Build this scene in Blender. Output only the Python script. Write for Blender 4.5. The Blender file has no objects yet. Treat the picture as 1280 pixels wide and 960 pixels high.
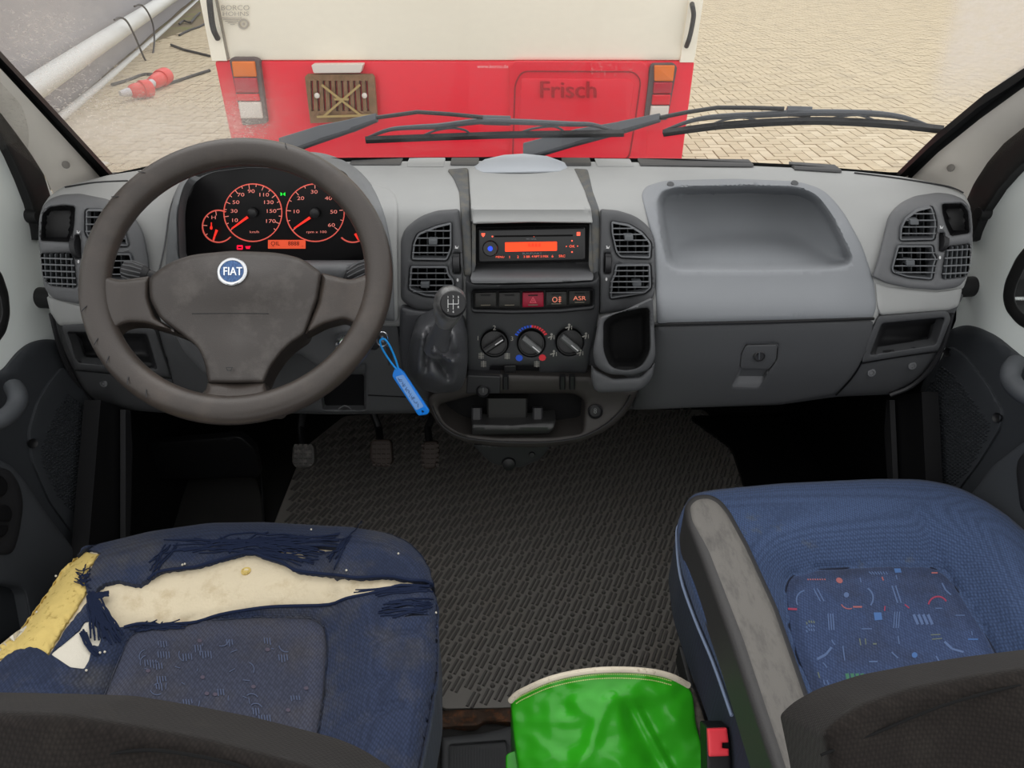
import bpy, bmesh, math, random
import numpy as np
from mathutils import Vector, Matrix, noise
from mathutils.geometry import delaunay_2d_cdt
random.seed(7)
SC = bpy.context.scene; COL = SC.collection
# ---------------- camera, sky, exposure ----------------
F = 890.0; TH = math.radians(33.3); CAM = Vector((0, 0, 1.28))
cd = bpy.data.cameras.new('camera'); cam = bpy.data.objects.new('camera', cd); COL.objects.link(cam)
cam.location = CAM; cam.rotation_euler = (math.pi/2-TH, 0, 0)
cd.sensor_width = 36; cd.lens = F/1280*36; cd.clip_start = 0.01; cd.clip_end = 200
SC.camera = cam
W = bpy.data.worlds.new('overcast'); SC.world = W; W.use_nodes = True
nt = W.node_tree; bgn = nt.nodes['Background']
tc = nt.nodes.new('ShaderNodeTexCoord'); sp = nt.nodes.new('ShaderNodeSeparateXYZ'); rp = nt.nodes.new('ShaderNodeValToRGB')
nt.links.new(tc.outputs['Generated'], sp.inputs[0]); nt.links.new(sp.outputs['Z'], rp.inputs[0]); nt.links.new(rp.outputs[0], bgn.inputs[0])
rp.color_ramp.elements[0].position = 0.0; rp.color_ramp.elements[0].color = (.66, .66, .65, 1)
rp.color_ramp.elements[1].position = 1.0; rp.color_ramp.elements[1].color = (1, 1, 1, 1)
bgn.inputs[1].default_value = 1.5
sd = bpy.data.lights.new('sun', 'SUN'); sd.energy = 0.9; sd.angle = math.radians(50); sd.color = (1, .985, .96)
so = bpy.data.objects.new('sun', sd); COL.objects.link(so); so.rotation_euler = (math.radians(-28), math.radians(-14), 0)
vs = SC.view_settings; SC.display_settings.display_device = 'sRGB'; vs.view_transform = 'Standard'; vs.look = 'None'; vs.exposure = 0.0; vs.gamma = 1; vs.use_curve_mapping = False
# ---------------- helpers ----------------
FW = Vector((0, math.cos(TH), -math.sin(TH))); UP = Vector((0, math.sin(TH), math.cos(TH)))
def ray(x, y): return FW + Vector((1, 0, 0))*((x-640)/F) + UP*((480-y)/F)
def onT(t): return lambda x, y: CAM+ray(x, y)*(t(x, y) if callable(t) else t)
def onY(Y):
    def f(x, y):
        d = ray(x, y); return CAM+d*((Y(x, y) if callable(Y) else Y)/d.y)
    return f
def onZ(z):
    def f(x, y):
        d = ray(x, y); return CAM+d*(((z(x, y) if callable(z) else z)-CAM.z)/d.z)
    return f
def onX(X):
    def f(x, y):
        d = ray(x, y); return CAM+d*((X(x, y) if callable(X) else X)/d.x)
    return f
def onP(P, n):
    P = Vector(P); n = Vector(n)
    def f(x, y):
        d = ray(x, y); return CAM+d*((P-CAM).dot(n)/d.dot(n))
    return f
def near(S, h):
    def f(x, y):
        p = S(x, y); return p-(p-CAM).normalized()*h
    return f
def lin(c): return tuple((v/255/12.92 if v/255 <= .04045 else ((v/255+.055)/1.055)**2.4) for v in c)
MATS = {}
def mat(name, c, rough=.6, spec=.4, bump=0, bs=600, var=0, vs_=8, emit=0, metal=0, c2=None, cs=30, ct=(.45, .6), coat=0, sheen=0, stretch=None, alpha=None):
    if name in MATS: return MATS[name]
    m = bpy.data.materials.new(name); m.use_nodes = True; MATS[name] = m
    n = m.node_tree; b = n.nodes['Principled BSDF']; L = n.links.new
    col = (*lin(c), 1); b.inputs['Base Color'].default_value = col
    b.inputs['Roughness'].default_value = rough; b.inputs['Specular IOR Level'].default_value = spec; b.inputs['Metallic'].default_value = metal
    b.inputs['Coat Weight'].default_value = coat; b.inputs['Sheen Weight'].default_value = sheen
    if emit:
        b.inputs['Emission Color'].default_value = col; b.inputs['Emission Strength'].default_value = emit
    t = n.nodes.new('ShaderNodeTexCoord'); src = t.outputs['Object']
    if stretch:
        mp = n.nodes.new('ShaderNodeMapping'); mp.inputs['Scale'].default_value = stretch; L(src, mp.inputs[0]); src = mp.outputs[0]
    cur = None
    if c2:
        z = n.nodes.new('ShaderNodeTexNoise'); z.inputs['Scale'].default_value = cs; z.inputs['Detail'].default_value = 8; z.inputs['Roughness'].default_value = .65; L(src, z.inputs['Vector'])
        r = n.nodes.new('ShaderNodeMapRange'); r.inputs[1].default_value = ct[0]; r.inputs[2].default_value = ct[1]; L(z.outputs[0], r.inputs[0])
        x = n.nodes.new('ShaderNodeMix'); x.data_type = 'RGBA'; x.inputs[6].default_value = col; x.inputs[7].default_value = (*lin(c2), 1); L(r.outputs[0], x.inputs[0]); cur = x.outputs[2]
    if var:
        z = n.nodes.new('ShaderNodeTexNoise'); z.inputs['Scale'].default_value = vs_; z.inputs['Detail'].default_value = 6; L(src, z.inputs['Vector'])
        r = n.nodes.new('ShaderNodeMapRange'); r.inputs[3].default_value = 1-var; r.inputs[4].default_value = 1+var; L(z.outputs[0], r.inputs[0])
        x = n.nodes.new('ShaderNodeVectorMath'); x.operation = 'SCALE'; L(r.outputs[0], x.inputs['Scale'])
        if cur: L(cur, x.inputs[0])
        else: x.inputs[0].default_value = col[:3]
        cur = x.outputs[0]
    if cur: L(cur, b.inputs['Base Color'])
    if bump:
        z = n.nodes.new('ShaderNodeTexNoise'); z.inputs['Scale'].default_value = bs; z.inputs['Detail'].default_value = 3; L(src, z.inputs['Vector'])
        u = n.nodes.new('ShaderNodeBump'); u.inputs['Strength'].default_value = bump; u.inputs['Distance'].default_value = .0008; L(z.outputs[0], u.inputs['Height']); L(u.outputs[0], b.inputs['Normal'])
    return m
ORG = {}
def settag(o, label=None, cat=None, group=None, kind=None):
    if label: o['label'] = label
    if cat: o['category'] = cat
    if group: o['group'] = group
    if kind: o['kind'] = kind
    return o
def thing(name, loc, label=None, cat=None, group=None, kind=None):
    o = bpy.data.objects.new(name, None); o.empty_display_size = .05; COL.objects.link(o); o.location = loc; ORG[o] = Vector(loc)
    return settag(o, label, cat, group, kind)
class G:
    def __init__(s): s.v = []; s.f = []
    def add(s, v, f):
        n = len(s.v); s.v += [Vector(p) for p in v]; s.f += [tuple(i+n for i in q) for q in f]; return s
def obj(name, g, m, parent=None, loc=None, label=None, cat=None, group=None, kind=None, smooth=True, ang=35):
    if not g.v: raise Exception('empty '+name)
    if parent is not None: o0 = ORG[parent]
    elif loc is not None: o0 = Vector(loc)
    else:
        xs = np.array([tuple(p) for p in g.v]); a = xs.min(0); b = xs.max(0); o0 = Vector(((a[0]+b[0])/2, (a[1]+b[1])/2, a[2]))
    me = bpy.data.meshes.new(name); me.from_pydata([tuple(p-o0) for p in g.v], [], g.f); me.validate()
    bm = bmesh.new(); bm.from_mesh(me); bmesh.ops.recalc_face_normals(bm, faces=bm.faces); bm.to_mesh(me); bm.free()
    if smooth:
        me.polygons.foreach_set('use_smooth', [True]*len(me.polygons)); me.set_sharp_from_angle(angle=math.radians(ang))
    for mm in (m if isinstance(m, (list, tuple)) else [m]): me.materials.append(mm)
    o = bpy.data.objects.new(name, me); COL.objects.link(o)
    if parent is not None: o.parent = parent
    else: o.location = o0
    ORG[o] = o0
    return settag(o, label, cat, group, kind)
def dup(root, off, label=None):
    r = root.copy(); COL.objects.link(r); r.location = root.location+Vector(off); ORG[r] = ORG[root]+Vector(off)
    if label: r['label'] = label
    for ch in list(root.children):
        c = ch.copy(); COL.objects.link(c); c.parent = r
        for g in ch.children:
            d = g.copy(); COL.objects.link(d); d.parent = c
    return r
# 2-D outlines
def rnd(pts, r=6, n=5):
    out = []; N = len(pts)
    for i in range(N):
        p = Vector(pts[i][:2]); a = Vector(pts[i-1][:2]); b = Vector(pts[(i+1) % N][:2]); rr = pts[i][2] if len(pts[i]) > 2 else r
        la = (a-p).length; lb = (b-p).length; k = min(rr, la*.48, lb*.48)
        if k < .2: out.append(tuple(p)); continue
        A = p+(a-p)*k/la; B = p+(b-p)*k/lb
        for j in range(n+1):
            t = j/n; out.append(tuple(A*(1-t)**2+p*2*t*(1-t)+B*t*t))
    return out
def crv(pts, n=5, closed=True):
    out = []; N = len(pts); P = [Vector(p[:2]) if len(p) < 3 else Vector(p) for p in pts]
    for i in range(N if closed else N-1):
        if closed: a, b, c, d = P[i-1], P[i], P[(i+1) % N], P[(i+2) % N]
        else: a, b, c, d = P[max(i-1, 0)], P[i], P[i+1], P[min(i+2, N-1)]
        for j in range(n):
            t = j/n; out.append(.5*((2*b)+(c-a)*t+(2*a-5*b+4*c-d)*t*t+(3*b-a-3*c+d)*t**3))
    if not closed: out.append(P[-1])
    return [tuple(p) for p in out]
def ell(cx, cy, rx, ry=None, n=24, rot=0):
    ry = ry or rx; return [(cx+rx*math.cos(a)*math.cos(rot)-ry*math.sin(a)*math.sin(rot), cy+rx*math.cos(a)*math.sin(rot)+ry*math.sin(a)*math.cos(rot)) for a in [2*math.pi*i/n for i in range(n)]]
def box2(x0, y0, x1, y1): return [(x0, y0), (x1, y0), (x1, y1), (x0, y1)]
def resamp(poly, s):
    poly = [tuple(q[:2]) for q in poly]; out = []; N = len(poly)
    for i in range(N):
        a = np.array(poly[i]); b = np.array(poly[(i+1) % N]); L = np.hypot(*(b-a)); k = max(1, int(math.ceil(L/s)))
        for j in range(k): out.append(tuple(a+(b-a)*j/k))
    return out
_pc = {}
def _arr(poly):
    k = id(poly); r = _pc.get(k)
    if r is None or r[0] is not poly or len(r[1]) != len(poly):
        A = np.array([q[:2] for q in poly], float); B = np.roll(A, -1, 0); D = B-A; r = (poly, A, B, D, (D**2).sum(1)+1e-12); _pc[k] = r
    return r
def pdist(P, poly):
    P = np.asarray(P, float).reshape(-1, 2); _, A, B, D, LL = _arr(poly)
    if len(P) <= 4:
        out = []
        for p in P:
            v = p-A; t = np.clip((v*D).sum(1)/LL, 0, 1); q = v-t[:, None]*D; out.append(math.sqrt((q**2).sum(1).min()))
        return out
    best = np.full(len(P), 1e9)
    for a, d, l in zip(A, D, LL):
        t = np.clip(((P-a)@d)/l, 0, 1); q = P-(a+t[:, None]*d); best = np.minimum(best, (q**2).sum(1))
    return np.sqrt(best)
def inside(P, poly):
    P = np.asarray(P, float).reshape(-1, 2); _, A, B, D, LL = _arr(poly)
    if len(P) <= 4:
        out = []
        for x, y in P:
            c = (A[:, 1] > y) != (B[:, 1] > y); i = np.nonzero(c)[0]
            out.append(bool((x < D[i, 0]*(y-A[i, 1])/D[i, 1]+A[i, 0]).sum() % 2))
        return np.array(out)
    r = np.zeros(len(P), bool)
    for (x1, y1), (x2, y2) in zip(A, B):
        if y1 == y2: continue
        c = ((y1 > P[:, 1]) != (y2 > P[:, 1])) & (P[:, 0] < (x2-x1)*(P[:, 1]-y1)/(y2-y1)+x1); r ^= c
    return r
def inset(poly, d):
    A = np.array([q[:2] for q in poly], float); n = np.roll(A, -1, 0)-np.roll(A, 1, 0); n = np.stack([-n[:, 1], n[:, 0]], 1); n /= np.hypot(n[:, 0], n[:, 1])[:, None]+1e-9
    area = ((A[:, 0]*np.roll(A[:, 1], -1)-np.roll(A[:, 0], -1)*A[:, 1]).sum())/2
    return [tuple(p) for p in A+n*d*(1 if area > 0 else -1)]
def geo(poly, S, step=0, er=0, ed=0, thick=(0, .01, 0), hf=None, holes=(), bstep=None, g=None, extra=(), hth=None):
    """A sculpted panel: outline `poly` laid on surface S, rounded edge (width er px, drop ed m), skirt along `thick`.  hf = relief height in metres."""
    g = g or G(); bstep = bstep or (step if step else 1e9)
    loops = [resamp(poly, bstep)]+[resamp(h, bstep) for h in holes]
    pts = []; edges = []; nb = []
    for l in loops:
        n = len(pts); pts += l; edges += [(n+i, n+(i+1) % len(l)) for i in range(len(l))]; nb.append((n, len(l)))
    ip = []
    if er and ed:
        for k, l in enumerate(loops):
            for fr in (.12, .4, 1.0):
                q = np.array(inset(l, er*fr*(1 if k == 0 else -1)))
                ok = inside(q, loops[0]); dd = np.minimum.reduce([pdist(q, x) for x in loops]); ok &= dd > er*fr*.85
                for x in loops[1:]: ok &= ~inside(q, x)
                ip += [tuple(p) for p in q[ok]]
    if step:
        A = np.array(loops[0]); x0, y0 = A.min(0); x1, y1 = A.max(0)
        gx, gy = np.meshgrid(np.arange(x0+step*.37, x1, step), np.arange(y0+step*.41, y1, step)); q = np.stack([gx.ravel()+((np.arange(gx.size)//gx.shape[1]) % 2)*step*.5, gy.ravel()], 1)
        if len(q):
            ok = inside(q, loops[0]); dd = np.minimum.reduce([pdist(q, x) for x in loops]); ok &= dd > max(er*1.05, step*.35)
            for x in loops[1:]: ok &= ~inside(q, x)
            ip += [tuple(p) for p in q[ok]]
    for e in extra: ip.append(e)
    allp = pts+ip
    V, E_, Fc, ov, oe, of = delaunay_2d_cdt([Vector(p) for p in allp], edges, [], 0, 1e-4)
    V2 = np.array([tuple(v) for v in V]); Fc = [tuple(f) for f in Fc]
    cen = np.array([V2[list(f)].mean(0) for f in Fc]); ok = inside(cen, loops[0])
    for x in loops[1:]: ok &= ~inside(cen, x)
    Fc = [f for f, k in zip(Fc, ok) if k]
    d = np.minimum.reduce([pdist(V2, x) for x in loops]) if (er and ed) else None
    vs3 = []
    for i, (x, y) in enumerate(V2):
        p = S(x, y); h = hf(x, y) if hf else 0
        if d is not None and d[i] < er: h -= ed*(1-math.sqrt(max(0, 1-(1-d[i]/er)**2)))
        if h: p = p-(p-CAM).normalized()*h
        vs3.append(p)
    n0 = len(vs3); faces = list(Fc)
    if thick is not None:
        # boundary edges from face usage
        cnt = {}
        for f in Fc:
            for i in range(len(f)):
                a, b = f[i], f[(i+1) % len(f)]; cnt[(a, b)] = 1
        mp = {}; T = Vector(thick) if not callable(thick) else None
        for (a, b) in list(cnt):
            if (b, a) in cnt: continue
            for k in (a, b):
                if k not in mp: mp[k] = len(vs3); vs3.append(vs3[k]+(T if T is not None else Vector(thick(vs3[k]))))
            faces.append((b, a, mp[a], mp[b]))
    return g.add(vs3, faces)
def bar(p, q, w, h, up=(0, 0, 1), g=None, bev=0, tw=None):
    g = g or G(); p = Vector(p); q = Vector(q); d = (q-p).normalized(); u = Vector(up); s = d.cross(u).normalized(); u = s.cross(d)
    tw = tw if tw is not None else 1
    vs = []
    for P, k in ((p, 1), (q, tw)):
        a, b = w/2*k, h/2*k; e = bev*k
        sec = [(-a, -b), (a, -b), (a, b), (-a, b)] if not bev else [(-a+e, -b), (a-e, -b), (a, -b+e), (a, b-e), (a-e, b), (-a+e, b), (-a, b-e), (-a, -b+e)]
        vs += [P+s*x+u*y for x, y in sec]
    n = len(vs)//2
    return g.add(vs, [tuple(range(n))[::-1], tuple(range(n, 2*n))]+[(i, (i+1) % n, n+(i+1) % n, n+i) for i in range(n)])
def tube(pts, r, seg=10, g=None, closed=False, sq=1, up=None):
    g = g or G(); P = [Vector(p) for p in pts]; N = len(P); vs = []; fr = None
    for i in range(N):
        a = P[i-1] if (i or closed) else P[i]; b = P[(i+1) % N] if (i < N-1 or closed) else P[i]
        t = (b-a).normalized()
        if fr is None: fr = Vector(up) if up else (Vector((0, 0, 1)) if abs(t.z) < .9 else Vector((1, 0, 0)))
        u = (fr-t*fr.dot(t)).normalized(); fr = u; w = t.cross(u); rr = r[i] if isinstance(r, (list, tuple)) else r
        vs += [P[i]+u*math.cos(2*math.pi*k/seg)*rr*sq+w*math.sin(2*math.pi*k/seg)*rr for k in range(seg)]
    f = [(i*seg+k, i*seg+(k+1) % seg, ((i+1) % N)*seg+(k+1) % seg, ((i+1) % N)*seg+k) for i in range(N if closed else N-1) for k in range(seg)]
    if not closed: f += [tuple(range(seg))[::-1], tuple(range((N-1)*seg, N*seg))]
    return g.add(vs, f)
def lathe(prof, org, axis, seg=24, g=None):
    g = g or G(); a = Vector(axis).normalized(); u = a.orthogonal().normalized(); w = a.cross(u); o = Vector(org); vs = []; n = len(prof)
    for r, z in prof: vs += [o+a*z+(u*math.cos(2*math.pi*k/seg)+w*math.sin(2*math.pi*k/seg))*max(r, 1e-5) for k in range(seg)]
    f = [(i*seg+k, i*seg+(k+1) % seg, (i+1)*seg+(k+1) % seg, (i+1)*seg+k) for i in range(n-1) for k in range(seg)]
    f += [tuple(range(seg))[::-1], tuple(range((n-1)*seg, n*seg))]
    return g.add(vs, f)
_tc = {}
def text(s, x, y, size, S, h=.0006, g=None, sx=1, rot=0, mirror=False, skew=0):
    g = g or G()
    if s not in _tc:
        c = bpy.data.curves.new('t', 'FONT'); c.body = s; c.align_x = 'CENTER'; c.align_y = 'CENTER'; c.resolution_u = 3
        o = bpy.data.objects.new('t', c); COL.objects.link(o); bpy.context.view_layer.update()
        me = bpy.data.meshes.new_from_object(o.evaluated_get(bpy.context.evaluated_depsgraph_get()))
        _tc[s] = ([tuple(v.co) for v in me.vertices], [tuple(p.vertices) for p in me.polygons]); bpy.data.objects.remove(o); bpy.data.meshes.remove(me)
    vs, fs = _tc[s]; out = []
    for vx, vy, _ in vs:
        vx = vx*size*sx*(-1 if mirror else 1)+vy*skew*size; vy = vy*size; X = x+vx*math.cos(rot)+vy*math.sin(rot); Y = y-vy*math.cos(rot)+vx*math.sin(rot)
        p = S(X, Y); out.append(p-(p-CAM).normalized()*h)
    return g.add(out, fs)
def AW(k): return lambda p: (p-CAM).normalized()*k
def sm(a, b, x):
    t = min(1, max(0, (x-a)/(b-a))); return t*t*(3-2*t)
M_pad = mat('dash_light_grey', (152, 153, 152), .62, .35, .35, 1400, .04, 20)
M_mid = mat('dash_mid_grey', (100, 101, 103), .6, .35, .35, 1400, .04, 20)
M_low = mat('dash_dark_grey', (76, 77, 79), .6, .35, .35, 1400, .04, 20)
M_dk = mat('dark_plastic', (38, 38, 40), .5, .4, .25, 1200)
M_blk = mat('black_plastic', (18, 18, 20), .45, .4, .15, 900)
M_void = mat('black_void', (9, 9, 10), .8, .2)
M_wheel = mat('steering_leatherette', (57, 51, 47), .36, .45, .3, 500, .08, 12, c2=(72, 64, 58), cs=14, ct=(.5, .75))
M_hub = mat('steering_hub', (55, 50, 47), .4, .45, .3, 700, .05, 12, c2=(82, 77, 73), cs=22, ct=(.5, .8))
M_body = mat('white_body_paint', (232, 238, 235), .3, .5, 0, coat=.3)
M_pillar = mat('pillar_trim_beige', (216, 210, 201), .75, .3, .4, 900, .03, 20)
M_rub = mat('black_rubber', (20, 20, 21), .55, .4)
M_door = mat('door_panel_grey', (54, 57, 61), .6, .35, .35, 1200, .04, 20)
M_doorL = mat('door_pocket_grey', (66, 69, 73), .58, .35, .35, 1200, .04, 20)
M_floor = mat('floor_rubber', (40, 39, 38), .7, .3, .3, 300, .1, 10, c2=(46, 43, 40), cs=9, ct=(.55, .8))
M_mat = mat('mat_rubber', (132, 128, 123), .5, .35, .2, 700, .1, 9, c2=(128, 120, 112), cs=7, ct=(.5, .8))
M_silver = mat('chrome', (210, 212, 215), .2, .5, metal=1)
M_red = mat('red_paint', (236, 26, 52), .35, .4, 0)
M_cream = mat('cream_paint', (255, 247, 228), .4, .4, 0, var=.015, vs_=3)
M_needle = mat('needle_red', (240, 50, 38), .5, emit=.8)
M_dialred = mat('dial_red_light', (215, 92, 80), .5, emit=.5)
# ---------------- the yard outside ----------------
GZ = -.55
M_brick = mat('paver_cream', (190, 176, 150), .85, .2, .3, 60, .1, 3, c2=(168, 156, 136), cs=2.5, ct=(.5, .8))
M_brick2 = mat('paver_cream_pale', (200, 187, 162), .85, .2, .3, 60, .08, 3, c2=(178, 166, 145), cs=2.5, ct=(.5, .8))
M_joint = mat('paver_joint', (124, 112, 92), .95, .1, .3, 80, c2=(120, 122, 78), cs=1.2, ct=(.5, .65))
M_gray = mat('tarpaulin_grey', (158, 156, 160), .7, .3, .2, 40, .05, 1)
M_pipe = mat('pipe_white', (212, 214, 212), .45, .4)
M_cable = mat('cable_black', (40, 40, 42), .6, .4)
obj('ground', G().add([(-30, 2, GZ-.02), (30, 2, GZ-.02), (30, 60, GZ-.02), (-30, 60, GZ-.02), (-30, 2, GZ-.3), (30, 2, GZ-.3), (30, 60, GZ-.3), (-30, 60, GZ-.3)], [(0, 1, 2, 3), (4, 5, 6, 7), (0, 1, 5, 4), (2, 3, 7, 6), (1, 2, 6, 5), (0, 3, 7, 4)]), M_joint, loc=(0, 2, GZ), kind='structure', smooth=False)
paving = thing('pavement', (0, 5, GZ-.02), kind='structure')
def brick_geo(x0, y0, x1, y1, g, top):
    b = .003
    return g.add([(x0, y0, GZ-.03), (x1, y0, GZ-.03), (x1, y1, GZ-.03), (x0, y1, GZ-.03), (x0+b, y0+b, top), (x1-b, y0+b, top), (x1-b, y1-b, top), (x0+b, y1-b, top)],
                 [(4, 5, 6, 7), (0, 1, 5, 4), (1, 2, 6, 5), (2, 3, 7, 6), (3, 0, 4, 7)])
bl = []
u_ = .104
for i in range(-60, 130):
    for j in range(34, 300):
        m = (i-j) % 4; x = i*u_; y = j*u_
        if m == 0: r = (x, y, x+2*u_, y+u_)
        elif m == 3: r = (x, y, x+u_, y+2*u_)
        else: continue
        cx, cy = (r[0]+r[2])/2, (r[1]+r[3])/2
        d = Vector((cx, cy, GZ))-CAM; t = d.dot(FW); px = 640+F*d.x/t; py = 480-F*d.dot(UP)/t
        if px < -260 or px > 1600 or py > 330: continue
        if 340 < px < 790: continue
        if cx < -4.5-(cy-7)*.262-.1: continue
        bl.append((cy+abs(cx)*.3, r, px, py))
bl.sort(key=lambda q: q[0])
vis = [q for q in bl if (q[2] > 850 and q[3] < 205 and q[2] < 1170) or (q[2] < 285 and q[2] > 150 and q[3] < 200)][:290]
vset = set(id(q) for q in vis)
meH = {}
for k, q in enumerate(vis):
    r = q[1]; hor = (r[2]-r[0]) > (r[3]-r[1]); key = (hor, k % 3)
    if key not in meH:
        g = brick_geo(-(r[2]-r[0])/2+.0025, -(r[3]-r[1])/2+.0025, (r[2]-r[0])/2-.0025, (r[3]-r[1])/2-.0025, G(), GZ+.002*(k % 3))
        o = obj('brick', g, M_brick if k % 3 else M_brick2, loc=(0, 0, GZ), smooth=False); meH[key] = o.data
    else:
        o = bpy.data.objects.new('brick', meH[key]); COL.objects.link(o)
    o.parent = paving; o.location = (Vector(((r[0]+r[2])/2, (r[1]+r[3])/2, GZ))-ORG[paving])
g = G()
for k, q in enumerate(bl):
    if id(q) in vset: continue
    r = q[1]; brick_geo(r[0]+.0025, r[1]+.0025, r[2]-.0025, r[3]-.0025, g, GZ+.002*(k % 3))
obj('brick_field', g, M_brick, paving, kind='stuff', smooth=False)
# tarpaulin wall at the left, pipe and rail in front of it
nW = Vector((1, .262, 0)).normalized(); PW = Vector((-4.9, 7.78, GZ)); dW = Vector((-.262, 1, 0)).normalized()
a = PW-dW*6.5; b = PW+dW*28
g = G()
for k in range(34):
    p0 = a+(b-a)*k/34; p1 = a+(b-a)*(k+1)/34
    o_ = nW*(.012*math.sin(k*1.7)); o2 = nW*(.012*math.sin((k+1)*1.7)); zz = Vector((0, 0, 4.2))
    g.add([p0+o_, p1+o2, p1+o2+zz, p0+o_+zz, p0-nW*.1, p1-nW*.1, p1-nW*.1+zz, p0-nW*.1+zz], [(0, 1, 2, 3), (4, 5, 6, 7), (3, 2, 6, 7)])
obj('tarpaulin_wall', g, M_gray, label='tall grey tarpaulin wall behind the white pipe at the left', cat='wall')
S_p = onP(PW+nW*.2, nW)
g = tube([S_p(262, -36), S_p(205, 2), S_p(125, 54), S_p(42, 110), S_p(-60, 178), S_p(-230, 290)], .11, 20)
obj('pipe', g, M_pipe, label='thick white pipe running along the grey tarpaulin wall', cat='pipe')
S_r = onP(PW+nW*.12, nW)
g = tube([S_r(262, -14), S_r(246, 2), S_r(180, 60), S_r(124, 108), S_r(60, 160), S_r(-60, 262)], .045, 12)
obj('base_rail', g, M_pipe, label='thin white rail at the foot of the grey tarpaulin wall', cat='rail')
# cables over the pipe and on the ground
S_c = onP(PW+nW*.36, nW)
def onG(pts, z=GZ+.02): return [onZ(z)(x, y) for x, y in pts]
for lab, pts in (('black cable looped over the pipe, nearer loop', [(143, 25), (150, 22), (158, 26), (166, 40), (174, 58), (181, 74), (189, 83)]),
                 ('black cable looped over the pipe, farther loop', [(168, 8), (176, 6), (184, 14), (191, 30), (193, 50), (191, 68)])):
    obj('cable', tube(crv([tuple(S_c(x, y)) for x, y in pts], 4, False), .014, 8), M_cable, label=lab, cat='cable', group='cables hanging over the pipe')
gl = [('grey cable lying farthest along the foot of the tarpaulin', [(224, 30), (230, 26), (238, 28), (245, 20), (250, 16)]),
      ('black cable running under the trailer edge, upper one', [(214, 56), (230, 62), (246, 66), (262, 70)]),
      ('black cable trailing right from the red connectors', [(204, 106), (222, 101), (240, 95), (262, 88)]),
      ('black cable lying left above the red connectors', [(140, 106), (160, 100), (180, 93), (196, 94)]),
      ('black cable bundle lying near the rail in the distance', [(224, 44), (236, 38), (248, 34), (256, 30), (262, 30)])]
for lab, pts in gl:
    obj('cable', tube([tuple(Vector(p)) for p in crv([tuple(q) for q in onG(pts)], 4, False)], .02, 8), M_cable, label=lab, cat='cable', group='cables lying on the paving')
M_plug = mat('connector_red', (224, 58, 54), .45, .4); M_plugw = mat('connector_grey', (200, 200, 205), .5)
def plug(p, q, lab):
    A = onZ(GZ+.1)(*p); B = onZ(GZ+.1)(*q); L = (B-A).length; d = (B-A)
    t = thing('power_connector', A, lab, 'connector', 'red connectors on the paving')
    obj('body', lathe([(.05, 0), (.075, .03), (.085, L*.3), (.085, L*.55)], A, d, 16), M_plug, t)
    obj('collar', lathe([(.1, L*.55), (.105, L*.6), (.1, L*.95), (.09, L)], A, d, 16), M_plug, t)
    obj('cable_gland', lathe([(.03, -.12), (.045, -.05), (.05, 0)], A, d, 12), M_plugw, t)
plug((162, 115), (188, 110), 'red power connector lying nearer on the paving beside the pipe')
plug((190, 104), (208, 94), 'red power connector lying beyond the nearer one')
# ---------------- the trailer ahead ----------------
TY = 3.3; ST = onY(TY)
tr = thing('trailer', (-.25, TY+1.2, GZ), 'cream and red box trailer standing in front of the windshield', 'trailer')
def Tx(px, py): return ST(px, py).x
xl = Tx(250, 0); xr = Tx(880, 0); zr = ST(640, 77).z
def rbox(x0, y0, z0, x1, y1, z1, g=None, b=.02):
    g = g or G(); bm = bmesh.new(); bmesh.ops.create_cube(bm, size=1)
    for v in bm.verts: v.co = Vector(((x0+x1)/2+v.co.x*(x1-x0), (y0+y1)/2+v.co.y*(y1-y0), (z0+z1)/2+v.co.z*(z1-z0)))
    if b: bmesh.ops.bevel(bm, geom=bm.edges[:], offset=b, segments=2, affect='EDGES', profile=.5)
    bm.verts.index_update(); g.add([v.co.copy() for v in bm.verts], [[v.index for v in f.verts] for f in bm.faces]); bm.free(); return g
obj('body_lower', rbox(xl+.004, TY, -.1, xr-.004, TY+3.4, zr+.002, b=.012), M_red, tr)
obj('body_upper', rbox(xl, TY+.002, zr, xr, TY+3.4, 2.3, b=.02), M_cream, tr)
for s in (-1, 1):
    obj('wheel', lathe([(.18, 0), (.3, .01), (.33, .04), (.33, .16), (.3, .19), (.18, .2)], ((xl+xr)/2+s*.75-.1, TY+1.7, GZ+.33), (1, 0, 0), 24), M_rub, tr)
th = (0, .03, 0)
def tp(name, poly, h, m, r=2, thick=None, par=tr, er=1, ed=.002, step=0, lab=None, holes=()):
    return obj(name, geo(rnd(poly, r) if r else poly, near(ST, h), step, er, ed, thick or (0, h+.01, 0), holes=holes), m, par, label=lab)
M_seam = mat('seam_grey', (150, 142, 130), .7)
tp('corner_trim', [(249, -4), (268, -4), (284, 76), (265, 76)], .008, M_cream, 0)
tp('corner_trim', [(862, -4), (880, -4), (867, 78), (850, 78)], .008, M_cream, 0)
tp('seam', [(269, -4), (271, -4), (286, 74), (284.5, 74)], .01, M_seam, 0)
M_handle = mat('handle_black', (60, 60, 60), .5)
obj('handle', tube([near(ST, .02)(262, -3)]+[near(ST, .05)(x, y) for x, y in crv([(262, 2), (263, 12), (265.4, 30), (268, 40)], 4, False)]+[near(ST, .02)(272, 48)], .012, 10), M_handle, tr)
obj('handle', tube([near(ST, .02)(865, 5)]+[near(ST, .05)(x, y) for x, y in crv([(866, 10), (867, 20), (864, 38), (861, 50)], 4, False)]+[near(ST, .02)(858, 58)], .010, 10), M_handle, tr)
M_amber = mat('lens_amber', (236, 120, 30), .25, .5); M_lred = mat('lens_red_dark', (186, 28, 52), .3, .5); M_lred2 = mat('lens_red_bright', (226, 14, 40), .25, .5); M_lwh = mat('lens_white', (225, 215, 205), .3, .5); M_lf = mat('lamp_frame', (96, 84, 84), .6)
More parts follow.
